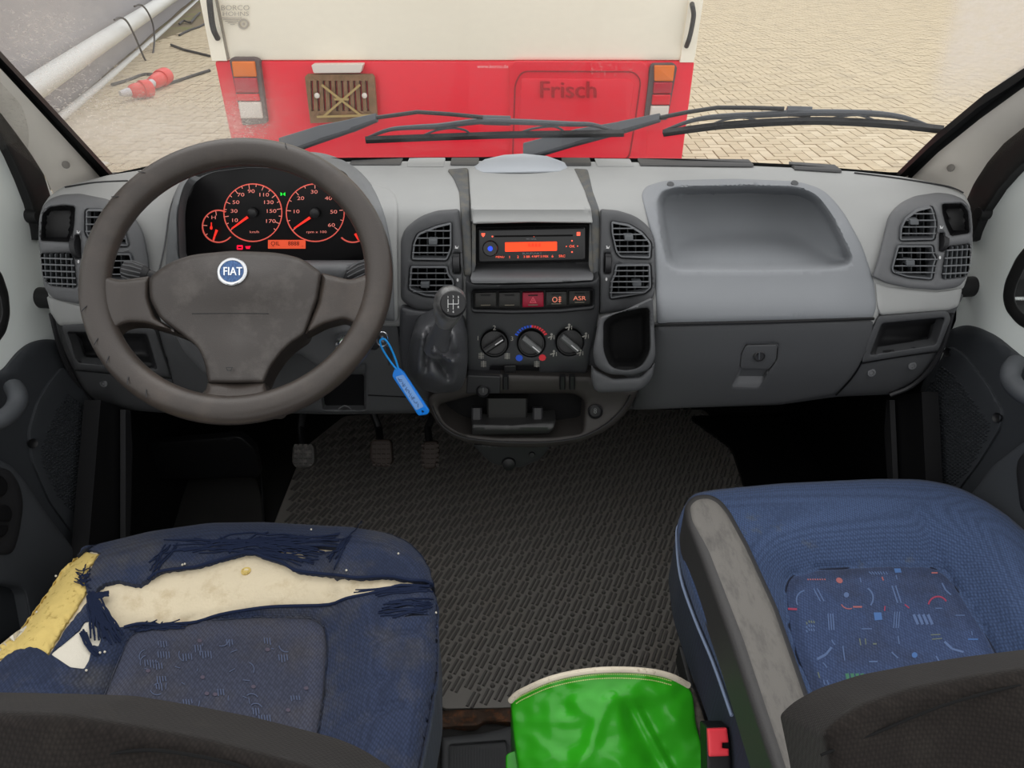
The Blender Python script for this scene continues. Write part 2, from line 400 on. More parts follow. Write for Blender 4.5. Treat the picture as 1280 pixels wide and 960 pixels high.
for A in ([(286.7, 75), (290, 72), (318, 72), (324, 76), (334, 154), (303, 157)], [(289.5, 77), (318, 77), (320.5, 96), (292, 96)], [(292, 97.5), (320.5, 97.5), (323, 116), (294.5, 116)], [(295, 117.5), (323, 117.5), (325, 126), (296.5, 126)], [(297.5, 127.5), (325.5, 127.5), (328.5, 148), (301, 148)]), \
         ([(813, 84), (816, 80), (843, 79.5), (846.5, 84), (834, 150), (805, 150)], [(818, 82), (843.7, 82), (841.2, 101.5), (818, 101.5)], [(817.5, 103), (841, 103), (839, 117), (816.5, 117)], [(816, 118.5), (838.7, 118.5), (837, 131), (814.5, 131)], [(814, 132.5), (836.7, 132.5), (834.5, 147), (812, 147)]):
    fr = tp('tail_lamp', A[0], .03, M_lf, 3)
    for nm, pl, mm in zip(('indicator_lens', 'tail_lens', 'brake_lens', 'reverse_lens'), A[1:], (M_amber, M_lred, M_lred2, M_lwh)):
        tp(nm, pl, .045, mm, 1.5, (0, .02, 0), fr, 2, .004)
tp('plate_light', [(389, 81), (454, 80.5), (451, 91), (392, 91.5)], .05, M_lwh, 2, (0, .05, 0))
M_olive = mat('grille_olive', (140, 104, 74), .6, c2=(120, 92, 62), cs=20); M_olive2 = mat('grille_pale', (176, 150, 96), .6)
sg = [[(388+i*7.6, 101), (391+i*7.6, 101), (392.4+i*7.7, 139), (389.4+i*7.7, 139)] for i in range(10)]
gr = tp('plate_grille', [(381, 96), (384, 93), (465, 93), (468, 97), (472, 151), (388, 154)], .04, M_olive, 0, (0, .02, 0), holes=sg)
tp('grille_backing', [(383, 95), (466, 95), (470, 150), (390, 152)], .012, M_red, 0, (0, .01, 0), gr)
for p, q in (((402, 106), (452, 145)), ((450, 106), (404, 146)), ((396, 146), (464, 144)), ((418, 124), (436, 124))):
    obj('bar', bar(near(ST, .05)(*p), near(ST, .05)(*q), .009, .006, (0, -1, 0)), M_olive2, gr)
for x in (396.4, 455.7):
    obj('bolt', lathe([(.012, 0), (.011, .006), (.004, .009)], near(ST, .045)(x, 119.4), (0, -1, 0), 10), M_lwh, gr)
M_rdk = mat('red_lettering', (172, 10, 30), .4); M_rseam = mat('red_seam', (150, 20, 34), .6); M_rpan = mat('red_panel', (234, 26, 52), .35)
hatch = tp('hatch', [(636.5, 84), (644, 76.5), (802, 77.5), (811, 84), (805, 300), (639, 300)], .015, M_rpan, 3)
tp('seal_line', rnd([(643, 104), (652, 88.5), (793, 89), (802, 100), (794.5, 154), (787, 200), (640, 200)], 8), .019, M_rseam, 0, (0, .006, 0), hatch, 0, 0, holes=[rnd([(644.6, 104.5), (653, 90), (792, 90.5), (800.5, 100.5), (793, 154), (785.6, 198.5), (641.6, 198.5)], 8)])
tp('seal_line', rnd([(651, 98), (786, 99), (793, 104), (784, 170), (648, 170)], 4), .019, M_rpan, 0, (0, .004, 0), hatch, 1, .003)
obj('lettering', text('Frisch', 710.8, 113.4, 30, near(ST, .028), .0001, sx=1.02, g=text('Frisch', 709.6, 113, 30, near(ST, .028), 0, sx=1.02)), M_rdk, hatch)
M_pale = mat('lettering_pale', (250, 190, 190), .5)
obj('lettering', text('www.borco.de', 616, 83.2, 6.5, near(ST, .006), 0), M_pale, tr)
M_lg = mat('logo_grey', (176, 168, 156), .6)
lg = text('BORCO', 294, 10, 9, near(ST, .006), 0, sx=1.15); text('HÖHNS', 294.5, 17.5, 7.6, near(ST, .006), 0, g=lg, sx=1.25)
for i in range(5): geo([(275+i*3.2, 22+i*2.1), (302-i*2.2, 22+i*2.1), (302-i*2.2, 22.7+i*2.1), (275+i*3.2, 22.7+i*2.1)], near(ST, .006), thick=(0, .002, 0), g=lg)
geo(ell(304, 30, 6.6), near(ST, .006), thick=(0, .002, 0), g=lg, holes=[ell(304, 30, 4.4)]); geo(ell(304, 30, 1.8), near(ST, .006), thick=(0, .002, 0), g=lg)
obj('logo', lg, M_lg, tr)
# ---------------- windshield, wipers ----------------
def SG(x, y):
    d = ray(x, y); t = 1.3
    for _ in range(12):
        X = d.x*t; t = ((2.245-.22*X*X)-CAM.z)/(d.y+d.z)
    return CAM+d*t
g = G(); xs = np.arange(-200, 1481, 6); ys = np.arange(-190, 226, 6)
vv = [SG(x, y) for y in ys for x in xs]; nx = len(xs)
g.add(vv, [(j*nx+i, j*nx+i+1, (j+1)*nx+i+1, (j+1)*nx+i) for j in range(len(ys)-1) for i in range(nx-1)])
mg = bpy.data.materials.new('windshield_glass'); mg.use_nodes = True; n = mg.node_tree; n.nodes.clear(); L = n.links.new
out = n.nodes.new('ShaderNodeOutputMaterial'); tr_ = n.nodes.new('ShaderNodeBsdfTransparent'); gls = n.nodes.new('ShaderNodeBsdfGlossy'); gls.inputs['Roughness'].default_value = .03
mx1 = n.nodes.new('ShaderNodeMixShader'); mx1.inputs[0].default_value = .035; L(tr_.outputs[0], mx1.inputs[1]); L(gls.outputs[0], mx1.inputs[2])
dif = n.nodes.new('ShaderNodeBsdfTranslucent'); dif.inputs[0].default_value = (*lin((214, 206, 196)), 1); df2 = n.nodes.new('ShaderNodeBsdfDiffuse'); df2.inputs[0].default_value = (*lin((214, 206, 196)), 1)
mxd = n.nodes.new('ShaderNodeMixShader'); mxd.inputs[0].default_value = .35; L(dif.outputs[0], mxd.inputs[1]); L(df2.outputs[0], mxd.inputs[2])
at = n.nodes.new('ShaderNodeAttribute'); at.attribute_name = 'grime'; sp = n.nodes.new('ShaderNodeSeparateColor'); L(at.outputs['Color'], sp.inputs[0])
tcn = n.nodes.new('ShaderNodeTexCoord')
nz = n.nodes.new('ShaderNodeTexNoise'); nz.inputs['Scale'].default_value = 90; nz.inputs['Detail'].default_value = 6; L(tcn.outputs['Object'], nz.inputs['Vector'])
r1 = n.nodes.new('ShaderNodeMapRange'); r1.inputs[1].default_value = .35; r1.inputs[2].default_value = .7; r1.inputs[3].default_value = .75; r1.inputs[4].default_value = 1.1; L(nz.outputs[0], r1.inputs[0])
m1 = n.nodes.new('ShaderNodeMath'); m1.operation = 'MULTIPLY'; L(sp.outputs[0], m1.inputs[0]); L(r1.outputs[0], m1.inputs[1])
nv = n.nodes.new('ShaderNodeTexNoise'); nv.inputs['Scale'].default_value = 210; nv.inputs['Detail'].default_value = 3; nv.inputs['Roughness'].default_value = .7; L(tcn.outputs['Object'], nv.inputs['Vector'])
r2 = n.nodes.new('ShaderNodeMapRange'); r2.inputs[1].default_value = .56; r2.inputs[2].default_value = .66; L(nv.outputs[0], r2.inputs[0])
m2 = n.nodes.new('ShaderNodeMath'); m2.operation = 'MULTIPLY'; L(sp.outputs[1], m2.inputs[0]); L(r2.outputs[0], m2.inputs[1])
ad = n.nodes.new('ShaderNodeMath'); ad.operation = 'ADD'; ad.use_clamp = True; L(m1.outputs[0], ad.inputs[0]); L(m2.outputs[0], ad.inputs[1])
mx2 = n.nodes.new('ShaderNodeMixShader'); L(ad.outputs[0], mx2.inputs[0]); L(mx1.outputs[0], mx2.inputs[1]); L(mxd.outputs[0], mx2.inputs[2]); L(mx2.outputs[0], out.inputs[0])
wn = obj('window_1', g, mg, loc=(0, 1.34, .9), kind='structure')
ca = wn.data.color_attributes.new('grime', 'FLOAT_COLOR', 'POINT')
def bump2(x, y, cx, cy, rx, ry): return math.exp(-(((x-cx)/rx)**2+((y-cy)/ry)**2)*1.5)
for k, (y, x) in enumerate([(y, x) for y in ys for x in xs]):
    haze = .045
    haze += .6*bump2(x, y, 190, 170, 130, 70)+.35*bump2(x, y, 95, 165, 45, 30)+.3*bump2(x, y, 60, 40, 120, 90)+.2*bump2(x, y, 300, 150, 60, 50)
    haze += .75*sm(1165, 1200, x+(y-60)*.25)*sm(170, 60, y)
    wet = .5*bump2(x, y, 110, 140, 95, 60)+.3*bump2(x, y, 40, 60, 90, 80)+.35*bump2(x, y, 310, 160, 40, 60)+.3*bump2(x, y, 760, 85, 60, 12)
    ca.data[k].color = (min(haze, .85), min(wet, .8), 0, 1)
M_frit = mat('glass_seal_black', (16, 17, 18), .5, .4)
Sgi = near(SG, .012)
obj('trim_1', geo([(-190, -143), (-190, -128), (0, 77.5), (66, 150), (131, 222), (187, 212), (300, 204), (440, 202), (640, 201), (850, 203.5), (1000, 211), (1132, 222), (1136, 219), (1180, 176), (1234, 132), (1280, 98), (1480, -48), (1480, -62), (1280, 85), (1230, 118), (1170, 168), (1121, 216), (1000, 206), (850, 198.5), (640, 196), (440, 197), (300, 199), (185, 207.5), (141, 217), (80, 150), (0, 63.5)], Sgi, 12, thick=(0, .006, -.02)), M_frit, loc=(0, 1.3, .9), kind='structure')
So = near(SG, -.035)
M_wip = mat('wiper_black', (70, 74, 80), .5, .4); M_wipb = mat('wiper_rubber', (34, 36, 40), .5, .4)
def wiper(lab, arm, rod, joint, frame, blade, yokes, loc):
    t = thing('wiper', loc, lab, 'wiper', 'windshield wipers')
    A = [So(x, y) for x, y in arm]
    g = G(); w = [.017, .015, .011, .007]
    for i in range(len(A)-1):
        bar(A[i], A[i+1], 2*w[i], .014, (0, -1, 1), g, .003, w[i+1]/w[i])
    obj('arm', g, M_wip, t)
    obj('rod', tube([So(x, y) for x, y in rod], .0035, 8), M_wipb, t)
    obj('joint', bar(So(*joint[0]), So(*joint[1]), .013, .016, (0, -1, 1), None, .003), M_wip, t)
    n = len(frame); fr = crv(frame, 4, False)
    obj('bow', tube([near(SG, -.028)(x, y) for x, y in fr], [.0025+.0028*math.sin(math.pi*min(1, max(0, i/len(fr))))for i in range(len(fr))], 8), M_wip, t)
    b = [near(SG, -.012)(x, y) for x, y in crv(blade, 4, False)]
    g = G()
    for i in range(len(b)-1): bar(b[i], b[i+1], .007, .012, (0, -1, 1), g)
    obj('blade', g, M_wipb, t)
    for y in yokes: obj('yoke', tube([near(SG, -.02)(*p) for p in crv(y, 4, False)], .002, 6), M_wip, t)
wiper('wiper with its arm base at the left, lying in front of the red trailer wall', [(352, 184), (400, 168), (440, 157), (471, 147)], [(471, 147), (522, 140), (560, 142.5), (603, 146.5)], ((603, 150), (638, 151)),
      [(460, 172), (487, 162), (520, 159), (550, 157.5), (600, 151.5), (640, 152), (712, 155), (741, 156), (764, 163)], [(457, 175), (560, 171), (640, 168.5), (720, 167.5), (780, 166.5)],
      [[(530, 169), (545, 163), (565, 160), (582, 163), (588, 169)], [(648, 167), (665, 161), (690, 158), (702, 162), (706, 167)]], SG(352, 184))
wiper('wiper with its arm base in the middle, reaching right over the cream paving', [(656, 190), (720, 172), (775, 160), (825, 147)], [(825, 147), (860, 140), (897, 134.5), (940, 134.8), (980, 136)], ((983, 139), (1014, 140)),
      [(831, 163), (864, 151), (895, 146), (950, 143.5), (1000, 141), (1060, 141), (1098, 142.5), (1130, 147), (1157, 156)], [(829, 166.5), (880, 159.5), (915, 156), (997, 151.5), (1052, 152), (1120, 156), (1178, 162)],
      [[(885, 158), (905, 150), (930, 147), (950, 152)], [(1030, 151), (1050, 146), (1075, 144), (1100, 154)]], SG(656, 190))
for pts in (): pass
# ---------------- dashboard ----------------
TX = [40, 170, 300, 560, 770, 830, 1040, 1130, 1220]
TR = [195, 215, 240, 265, 300, 350, 400, 450, 500, 560]
TT = [[1.20, 1.14, 1.08, 1.05, 1.04, 1.03, 1.03, 1.04, 1.07, 1.12],
      [1.26, 1.20, 1.14, 1.10, 1.08, 1.07, 1.06, 1.07, 1.10, 1.14],
      [1.31, 1.25, 1.19, 1.15, 1.12, 1.11, 1.10, 1.09, 1.10, 1.15],
      [1.32, 1.25, 1.17, 1.10, 1.08, 1.065, 1.06, 1.06, 1.09, 1.12],
      [1.32, 1.25, 1.17, 1.10, 1.08, 1.065, 1.06, 1.06, 1.09, 1.12],
      [1.32, 1.25, 1.175, 1.12, 1.07, 1.03, 1.00, 1.01, 1.04, 1.10],
      [1.29, 1.24, 1.17, 1.12, 1.07, 1.03, 1.00, 1.01, 1.04, 1.10],
      [1.25, 1.19, 1.13, 1.08, 1.06, 1.04, 1.02, 1.03, 1.06, 1.12],
      [1.18, 1.13, 1.07, 1.05, 1.04, 1.03, 1.03, 1.04, 1.07, 1.12]]
TT = np.array(TT)
def herm(xs, ys, x):
    n = len(xs)
    if x <= xs[0]: return ys[0]+(ys[1]-ys[0])/(xs[1]-xs[0])*(x-xs[0])
    if x >= xs[-1]: return ys[-1]+(ys[-1]-ys[-2])/(xs[-1]-xs[-2])*(x-xs[-1])
    i = max(k for k in range(n-1) if xs[k] <= x); h = xs[i+1]-xs[i]; t = (x-xs[i])/h
    def m(k):
        if k in (0, n-1): return 0 if 0 else (ys[1]-ys[0])/(xs[1]-xs[0]) if k == 0 else (ys[-1]-ys[-2])/(xs[-1]-xs[-2])
        a = (ys[k]-ys[k-1])/(xs[k]-xs[k-1]); b = (ys[k+1]-ys[k])/(xs[k+1]-xs[k]); return 0 if a*b <= 0 else 2*a*b/(a+b)
    return (2*t**3-3*t*t+1)*ys[i]+(t**3-2*t*t+t)*h*m(i)+(-2*t**3+3*t*t)*ys[i+1]+(t**3-t*t)*h*m(i+1)
def YD(x, y): return herm(TX, [herm(TR, TT[k], y) for k in range(len(TX))], x)
SD = onY(YD)
BK = (0, .03, 0)
dash = thing('dashboard', (0, 1.15, .45), 'wide grey plastic dashboard with vents, tray and glovebox under the windshield', 'dashboard')
def dp(name, poly, h=.004, m=None, r=6, er=3, ed=.003, step=9, thick=BK, holes=(), hf=None, par=None, S=None, lab=None, ang=35):
    return obj(name, geo(rnd(poly, r) if r else poly, near(S or SD, h), step, er, ed, thick, hf, holes), m or M_mid, par or dash, label=lab, ang=ang)
vent_polys = dict(
 lu=[(107, 262), (127, 262), (155, 285), (161, 308), (118, 308), (107, 292)], ll=[(112, 317), (163, 317), (168, 335), (160, 352), (118, 350)],
 cu=[(522, 292.5), (545, 283), (564.4, 278.4), (564.4, 312), (558.7, 325.7), (514.3, 325), (516.6, 304)], cl=[(513, 333), (559, 333), (561, 343), (568, 352), (566, 373), (530, 370), (511, 362)],
 du=[(764, 277), (786.5, 281), (803, 291), (814, 304), (813, 323.4), (775, 322), (769.7, 315), (764.6, 292.5)], dl=[(769.7, 331), (813, 330.5), (814, 360), (806, 367), (762.6, 374), (764, 351.5), (768, 343)],
 ru=[(1165, 257.8), (1167.8, 266.3), (1170.6, 279.4), (1167.8, 300), (1124.7, 301), (1125.6, 285), (1131, 273.8), (1146, 262.5)], rl=[(1122, 307), (1166.5, 307), (1167, 317), (1171, 322.5), (1167.8, 332), (1165, 349.7), (1135, 347), (1116, 341), (1114.4, 335.6)],
 lg=[(51, 317), (89, 316), (93, 328), (96, 359), (64, 356), (54, 346)], rg=[(1184, 308.4), (1212, 304.7), (1211, 337.5), (1208, 345), (1177, 348.4), (1179, 330)],
 lr=[(51, 301), (53, 268), (62, 259), (80, 256.5), (94, 258), (93, 280), (89, 303)], rr=[(1177, 255), (1202.5, 254), (1210, 264.4), (1212, 291.6), (1188.4, 295.3), (1182, 281), (1178, 266)])
VP = {k: rnd(v, 3.5) for k, v in vent_polys.items()}
tray_out = rnd([(801.5, 243, 14), (807, 233, 8), (831, 225.4, 10), (917, 223.4), (999, 226.6, 14), (1030, 237, 14), (1053, 262.5, 14), (1077, 305.5, 12), (1092.5, 352, 8), (1095.6, 383.6, 6), (1091, 398, 5), (936, 402), (821, 405, 4), (819, 356, 8), (815, 297.6, 14)], 8)
tray_in = rnd([(819, 251, 10), (826, 238, 6), (842.5, 232.5, 8), (936, 230.5), (999, 233, 16), (1022, 243, 14), (1042, 270, 12), (1067, 322, 10), (1062, 333, 8), (1040, 338.5, 10), (936, 340), (846, 339.5, 12), (832.7, 331, 8), (824, 290, 12)], 8)
hood_out = rnd([(203, 385, 3), (207, 330, 12), (212, 268, 24), (222, 228, 16), (250, 206, 20), (300, 194, 20), (350, 189.5, 20), (402, 190, 16), (438, 203, 20), (466, 230, 20), (482, 268, 20), (492, 320, 20), (494, 402, 3)], 10)
hood_in = rnd([(233, 322, 8), (231, 262, 16), (240, 230, 14), (262, 215.5, 14), (310, 209.5), (370, 211, 10), (420, 224, 16), (446, 262, 16), (459, 322, 8), (440, 332, 6), (256, 332, 6)], 8)
# upper pad
pad = [(62, 245), (80, 233), (135, 219), (200, 209), (300, 204), (440, 202), (640, 201), (850, 203.5), (1000, 210), (1070, 214.5), (1130, 221), (1180, 231), (1206, 243), (1213, 258), (1216, 300), (1213, 335), (1204, 361), (1100, 390), (1093, 407), (820, 408), (745, 408), (600, 408), (497, 408), (380, 408), (208, 405), (110, 405), (62, 374), (50, 330), (49, 285), (53, 258)]
pad_holes = [inset(VP[k], -1.2) for k in VP]+[inset(tray_out, 5), inset(hood_out, 12), [(590, 278), (741, 278), (741, 352), (590, 352)]]
dp('top_pad', pad, 0, M_pad, 4, 5, .008, 8, AW(.03), pad_holes)
S_base = onZ(lambda x, y: .895)
for nm, p in (('defroster_slot', [(437, 203.5), (501, 202.5), (501, 206), (437, 206)]), ('defroster_slot', [(563, 203), (598, 203), (598, 206.5), (563, 206.5)]), ('defroster_slot', [(703, 203), (739, 203), (739, 207), (703, 207)]), ('defroster_slot', [(800, 203.5), (942, 205), (942, 208.5), (800, 207)]), ('defroster_slot', [(993, 208), (1052, 212), (1052, 215.5), (993, 212)])):
    dp(nm, p, .004, M_dk, 1, 1, .001, 0, lab='dark grey defroster slot cover')
for p in ([(509, 203), (555, 203), (555, 208.5), (509, 208.5)],[(745, 204), (790, 204.5), (792, 208), (747, 208)]): dp('clip_cover', p, .002, M_pad, 1, 1, .001, 0)
def line(pts, h=.0015, w=.0014, m=M_dk, name='seam', par=None, S=None, n=4):
    P = crv(pts, n, False); return obj(name, tube([near(S or SD, h)(x, y) for x, y in P], w, 6), m, par or dash)
line([(81, 234), (120, 228), (160, 226)], .001); line([(1068, 216), (1110, 221), (1150, 227), (1188, 234), (1204, 241)], .001)
# cluster hood and driver side panel
bez_out = inset(hood_in, -9)
def hood_h(x, y):
    d = pdist([(x, y)], hood_in)[0]; k = max(0, 1-d/24); top = sm(330, 215, y)
    return (.018+.035*top)*(1-(1-k)**2 if k else 0)
dp('driver_panel', [(462, 229), (490, 238), (497, 252), (498, 403), (470, 404), (470, 300)], .006, M_pad, 8, 4, .005, 8)
M_hood = mat('hood_grey', (110, 112, 114), .6, .35, .35, 1400, .04, 20)
dp('instrument_hood', hood_out, .012, M_hood, 0, 6, .010, 5, None, [bez_out], hood_h, ang=60)
line([(180, 403), (193, 360), (205, 310), (212, 262), (222, 235)], .002, .001, M_mid)
# driver left panel around the outer vent
hous_l = [(48, 300), (49, 268, 10), (58, 250, 10), (77, 243, 8), (100, 242), (135, 249), (165, 266, 14), (180, 290, 14), (187, 330, 8), (186, 372, 10), (98, 380), (67, 374, 8), (55, 360, 8)]
hous_r = [(1090, 346, 3), (1097.5, 322.5), (1105, 290.6), (1110.6, 268, 10), (1125.6, 253, 10), (1144, 244.7), (1172.5, 240.5), (1191, 243, 10), (1206, 250, 10), (1214, 261, 10), (1216, 285), (1215, 315), (1210, 345, 8), (1199, 359, 8), (1172.5, 363), (1135, 360), (1107, 354)]
hous_c = [(501, 300), (506, 286, 8), (525, 270, 12), (547, 263), (574, 261, 4), (578, 300), (580, 389, 4), (546, 391), (515, 386, 8), (501, 374, 5)]
hous_d = [(750, 261, 4), (772.5, 263), (795, 270, 14), (812, 284, 12), (819, 301, 8), (819.5, 349), (817.5, 371, 6), (803, 385, 8), (748.6, 393, 4)]
def wheelhole(x0, y0, x1, y1): return rnd(box2(x0, y0, x1, y1), 1.5)
tw = [(94.5, 294, 101, 323), (567, 316, 575, 342), (755.5, 316, 762.5, 342), (1174, 291, 1180, 314)]
for nm, hp, ks, m, th_, lb in (('vent_housing', hous_l, ('lu', 'll', 'lg', 'lr'), M_mid, tw[0], 'mid grey outer vent housing'), ('vent_housing', hous_c, ('cu', 'cl'), M_low, tw[1], 'dark grey centre vent housing'), ('vent_housing', hous_d, ('du', 'dl'), M_low, tw[2], 'dark grey centre vent housing'), ('vent_housing', hous_r, ('ru', 'rl', 'rg', 'rr'), M_mid, tw[3], 'mid grey outer vent housing')):
    ho = dp(nm, hp, .014, m, 5, 5, .008, 6, AW(.022), [VP[k] for k in ks]+[wheelhole(*th_)], lab=lb)
    x0, y0, x1, y1 = th_; c = near(SD, .003)((x0+x1)/2, (y0+y1)/2)
    g = G(); rr_ = (y1-y0)/2*1.2/F*1.05; hw = (x1-x0)/2*1.1/F
    for k in range(20):
        a0 = 2*math.pi*k/20; a1 = a0+.24
        g.add([c+Vector((s*hw, -math.cos(a)*rr_*q*.45, math.sin(a)*rr_*q)) for s in (-1, 1) for a in (a0, a1) for q in (.9, 1)], [(0, 1, 3, 2), (4, 5, 7, 6), (1, 5, 7, 3), (0, 2, 6, 4), (0, 4, 5, 1), (2, 3, 7, 6)])
    lathe([(rr_*.86, -hw), (rr_*.86, hw)], c, (1, 0, 0), 16, g)
    obj('thumb_wheel', g, M_dk, ho)
# slats
M_slat = mat('vent_slat_grey', (98, 100, 103), .5, .4); M_slatd = mat('vent_slat_dark', (82, 85, 88), .5, .4)
def xspan(poly, y):
    xs = []; N = len(poly)
    for i in range(N):
        a, b = poly[i], poly[(i+1) % N]
        if (a[1] > y) != (b[1] > y): xs.append(a[0]+(b[0]-a[0])*(y-a[1])/(b[1]-a[1]))
    return (min(xs), max(xs)) if len(xs) > 1 else None
def yspan(poly, x):
    r = xspan([(q[1], q[0]) for q in poly], x); return r
def vent(k, nsl, m, tab=None, lab='air vent', nv=0, slope=0):
    poly = VP[k]; cx = sum(p[0] for p in poly)/len(poly); cy = sum(p[1] for p in poly)/len(poly)
    t = thing('air_vent', SD(cx, cy), lab, 'air vent', 'air vents on the dashboard')
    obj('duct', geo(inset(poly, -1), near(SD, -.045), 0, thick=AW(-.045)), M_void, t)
    fr = rnd(inset(poly, .2), 0); obj('frame', geo(fr, near(SD, .0165), 0, 1, .001, (0, .012, 0), holes=[inset(poly, 2.2)]), m, t)
    ys_ = [p[1] for p in poly]; a, b = min(ys_)+2, max(ys_)-2
    for i in range(nsl):
        y = a+(b-a)*(i+.85)/(nsl+.7); s = xspan(poly, y)
        if not s or s[1]-s[0] < 8: continue
        p = near(SD, .010)(s[0]+1, y-slope*(cx-s[0])); q = near(SD, .010)(s[1]-1, y+slope*(s[1]-cx))
        obj('slat', bar(p, q, .014, .0020, (0, .42, 1), None, .0005), m, t)
    xs_ = [p[0] for p in poly]
    for i in range(nv):
        x = min(xs_)+(max(xs_)-min(xs_))*(i+1)/(nv+1); s = yspan(poly, x)
        if not s: continue
        obj('guide_vane', bar(near(SD, -.006)(x, s[0]+1), near(SD, -.006)(x, s[1]-1), .0015, .012, (0, -1, 0)), M_slatd if m is M_slat else M_dk, t)
    if tab:
        obj('tab', geo(rnd([(tab[0]-5.5, tab[1]-2.5), (tab[0]+5.5, tab[1]-2.5), (tab[0]+5.5, tab[1]+4), (tab[0]-5, tab[1]+4)], 1), near(SD, .022), 0, 1, .001, (0, .012, 0)), M_slatd, t)
vent('lu', 4, M_slat, None, 'upper louvre vent at the far left, partly behind the steering wheel rim', 3)
vent('ll', 3, M_slat, None, 'lower louvre vent at the far left, behind the steering wheel rim', 3)
vent('cu', 4, M_slat, (541, 302), 'upper louvre vent of the pair between steering wheel and radio', 4)
vent('cl', 4, M_slat, (531, 356), 'lower louvre vent beside the gear knob', 4)
vent('du', 5, M_slat, (786, 297), 'upper louvre vent of the pair right of the radio', 4)
vent('dl', 5, M_slat, (796, 354), 'lower louvre vent of the pair above the cup holder', 4)
vent('ru', 4, M_slat, (1143, 277), 'upper louvre vent at the far right beside the black pocket', 4)
vent('rl', 4, M_slat, (1138, 328), 'lower louvre vent at the far right beside the square grille', 4)
for k, nx_, ny_, lab in (('lg', 6, 5, 'square mesh demister grille at the far left'), ('rg', 5, 4, 'square mesh demister grille at the far right')):
    poly = VP[k]; xs_ = [p[0] for p in poly]; ys_ = [p[1] for p in poly]; cx = sum(xs_)/len(xs_); cy = sum(ys_)/len(ys_)
    t = thing('demister_grille', SD(cx, cy), lab, 'grille', 'demister grilles')
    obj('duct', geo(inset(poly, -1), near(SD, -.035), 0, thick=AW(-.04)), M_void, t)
    for i in range(ny_):
        y = min(ys_)+(max(ys_)-min(ys_))*(i+.8)/(ny_+.4); s = xspan(poly, y)
        if s: obj('slat', bar(near(SD, .011)(s[0]-.5, y), near(SD, .011)(s[1]+.5, y-1.5*(1 if k == 'rg' else -1)), .010, .0022, (0, .42, 1)), M_slat, t)
    for i in range(nx_):
        x = min(xs_)+(max(xs_)-min(xs_))*(i+.9)/(nx_+.6); s = yspan(poly, x)
        if s: obj('vane', bar(near(SD, .009)(x, s[0]), near(SD, .009)(x-(3 if k == 'rg' else -2), s[1]), .0014, .010, (0, -1, 0)), M_slatd, t)
for k in ('lr', 'rr'):
    poly = VP[k]
    def pk(x, y, poly=poly): return -.03*sm(0, 5, pdist([(x, y)], poly)[0])
    obj('pocket', geo(inset(poly, -.5), near(SD, .008), 3, hf=pk, thick=None), M_blk, dash, label='black recessed pocket in the outer vent housing')
M_icon = mat('icon_white', (205, 205, 205), .5)
for x, y in ((98, 290), (571, 309), (760, 309), (1177, 284)):
    obj('icon', geo([(x-2.5, y+1.5), (x-1, y-1), (x, y+.5), (x+2.5, y-2), (x+1, y+2)], near(SD, .0155), 0, thick=None, g=geo([(x-2.5, y-2), (x-.5, y-1.5), (x-1.8, y)], near(SD, .0155), 0, thick=None)), M_icon, dash)
for x, y in ((98, 327), (572, 350), (758, 349), (1175, 322)):
    obj('icon', geo(ell(x, y, 1.3, 2.2, 10), near(SD, .0155), 0, thick=None), M_icon, dash)
# passenger tray panel
Zt = .797
def YT(x, y):
    d = ray(x, y); yf = (Zt-CAM.z)/d.z*d.y
    bx = 1.205-.10*((x-930)/125)**2*sm(0, 1, abs(x-930)/125)
    yb = bx+.09*max(0, 312-y)/80
    k = .02; h = max(0, k-abs(yf-yb))/k; return min(yf, yb)-h*h*k/4
def S_tray(x, y):
    b = near(SD, .006)(x, y); d = pdist([(x, y)], tray_in)[0]
    ins = inside([(x, y)], tray_in)[0]
    if not ins: return b
    w = sm(0, 11, d); p = onY(YT(x, y))(x, y)
    return b*(1-w)+p*w if p.y > b.y else b
ex = [p for dd in (0, 1.5, 3, 5, 7, 9, 11) for p in resamp(inset(tray_in, dd) if dd else tray_in, 5)]
ex = [p for p in ex if inside([p], tray_out)[0]]
obj('tray_panel', geo(tray_out, S_tray, 6, 6, .006, (0, .03, 0), extra=ex), mat('tray_grey', (128, 131, 135), .58, .35, .3, 1400, .03, 20), dash, ang=70)
for x, y in ((838, 231), (993, 229.5)): obj('screw', lathe([(.006, 0), (.006, .002), (.002, .0025)], near(SD, .006)(x, y), (0, -.5, 1), 12), M_low, dash)
# lower body behind everything, underside
low = [(62, 380), (78, 441), (103, 490), (125, 509), (200, 516), (330, 516), (420, 518), (545, 516), (600, 500), (735, 500), (790, 512), (975, 506), (1045, 496), (1116, 493), (1147, 476), (1172, 446), (1190, 398), (1206, 366), (1095, 385), (820, 395), (500, 395), (110, 398)]
dp('lower_body', low, -.012, M_low, 8, 8, .02, 14, (0, .10, 0), [[(545, 470), (740, 470), (738, 492), (600, 492), (550, 492)], rnd([(1101, 404), (1181, 396.5), (1169.4, 431.5), (1086, 445)], 3), rnd([(83, 414), (184, 417), (198, 462.5), (97, 453)], 3), rnd([(380, 468), (455, 468), (455, 512), (395, 512)], 3)])
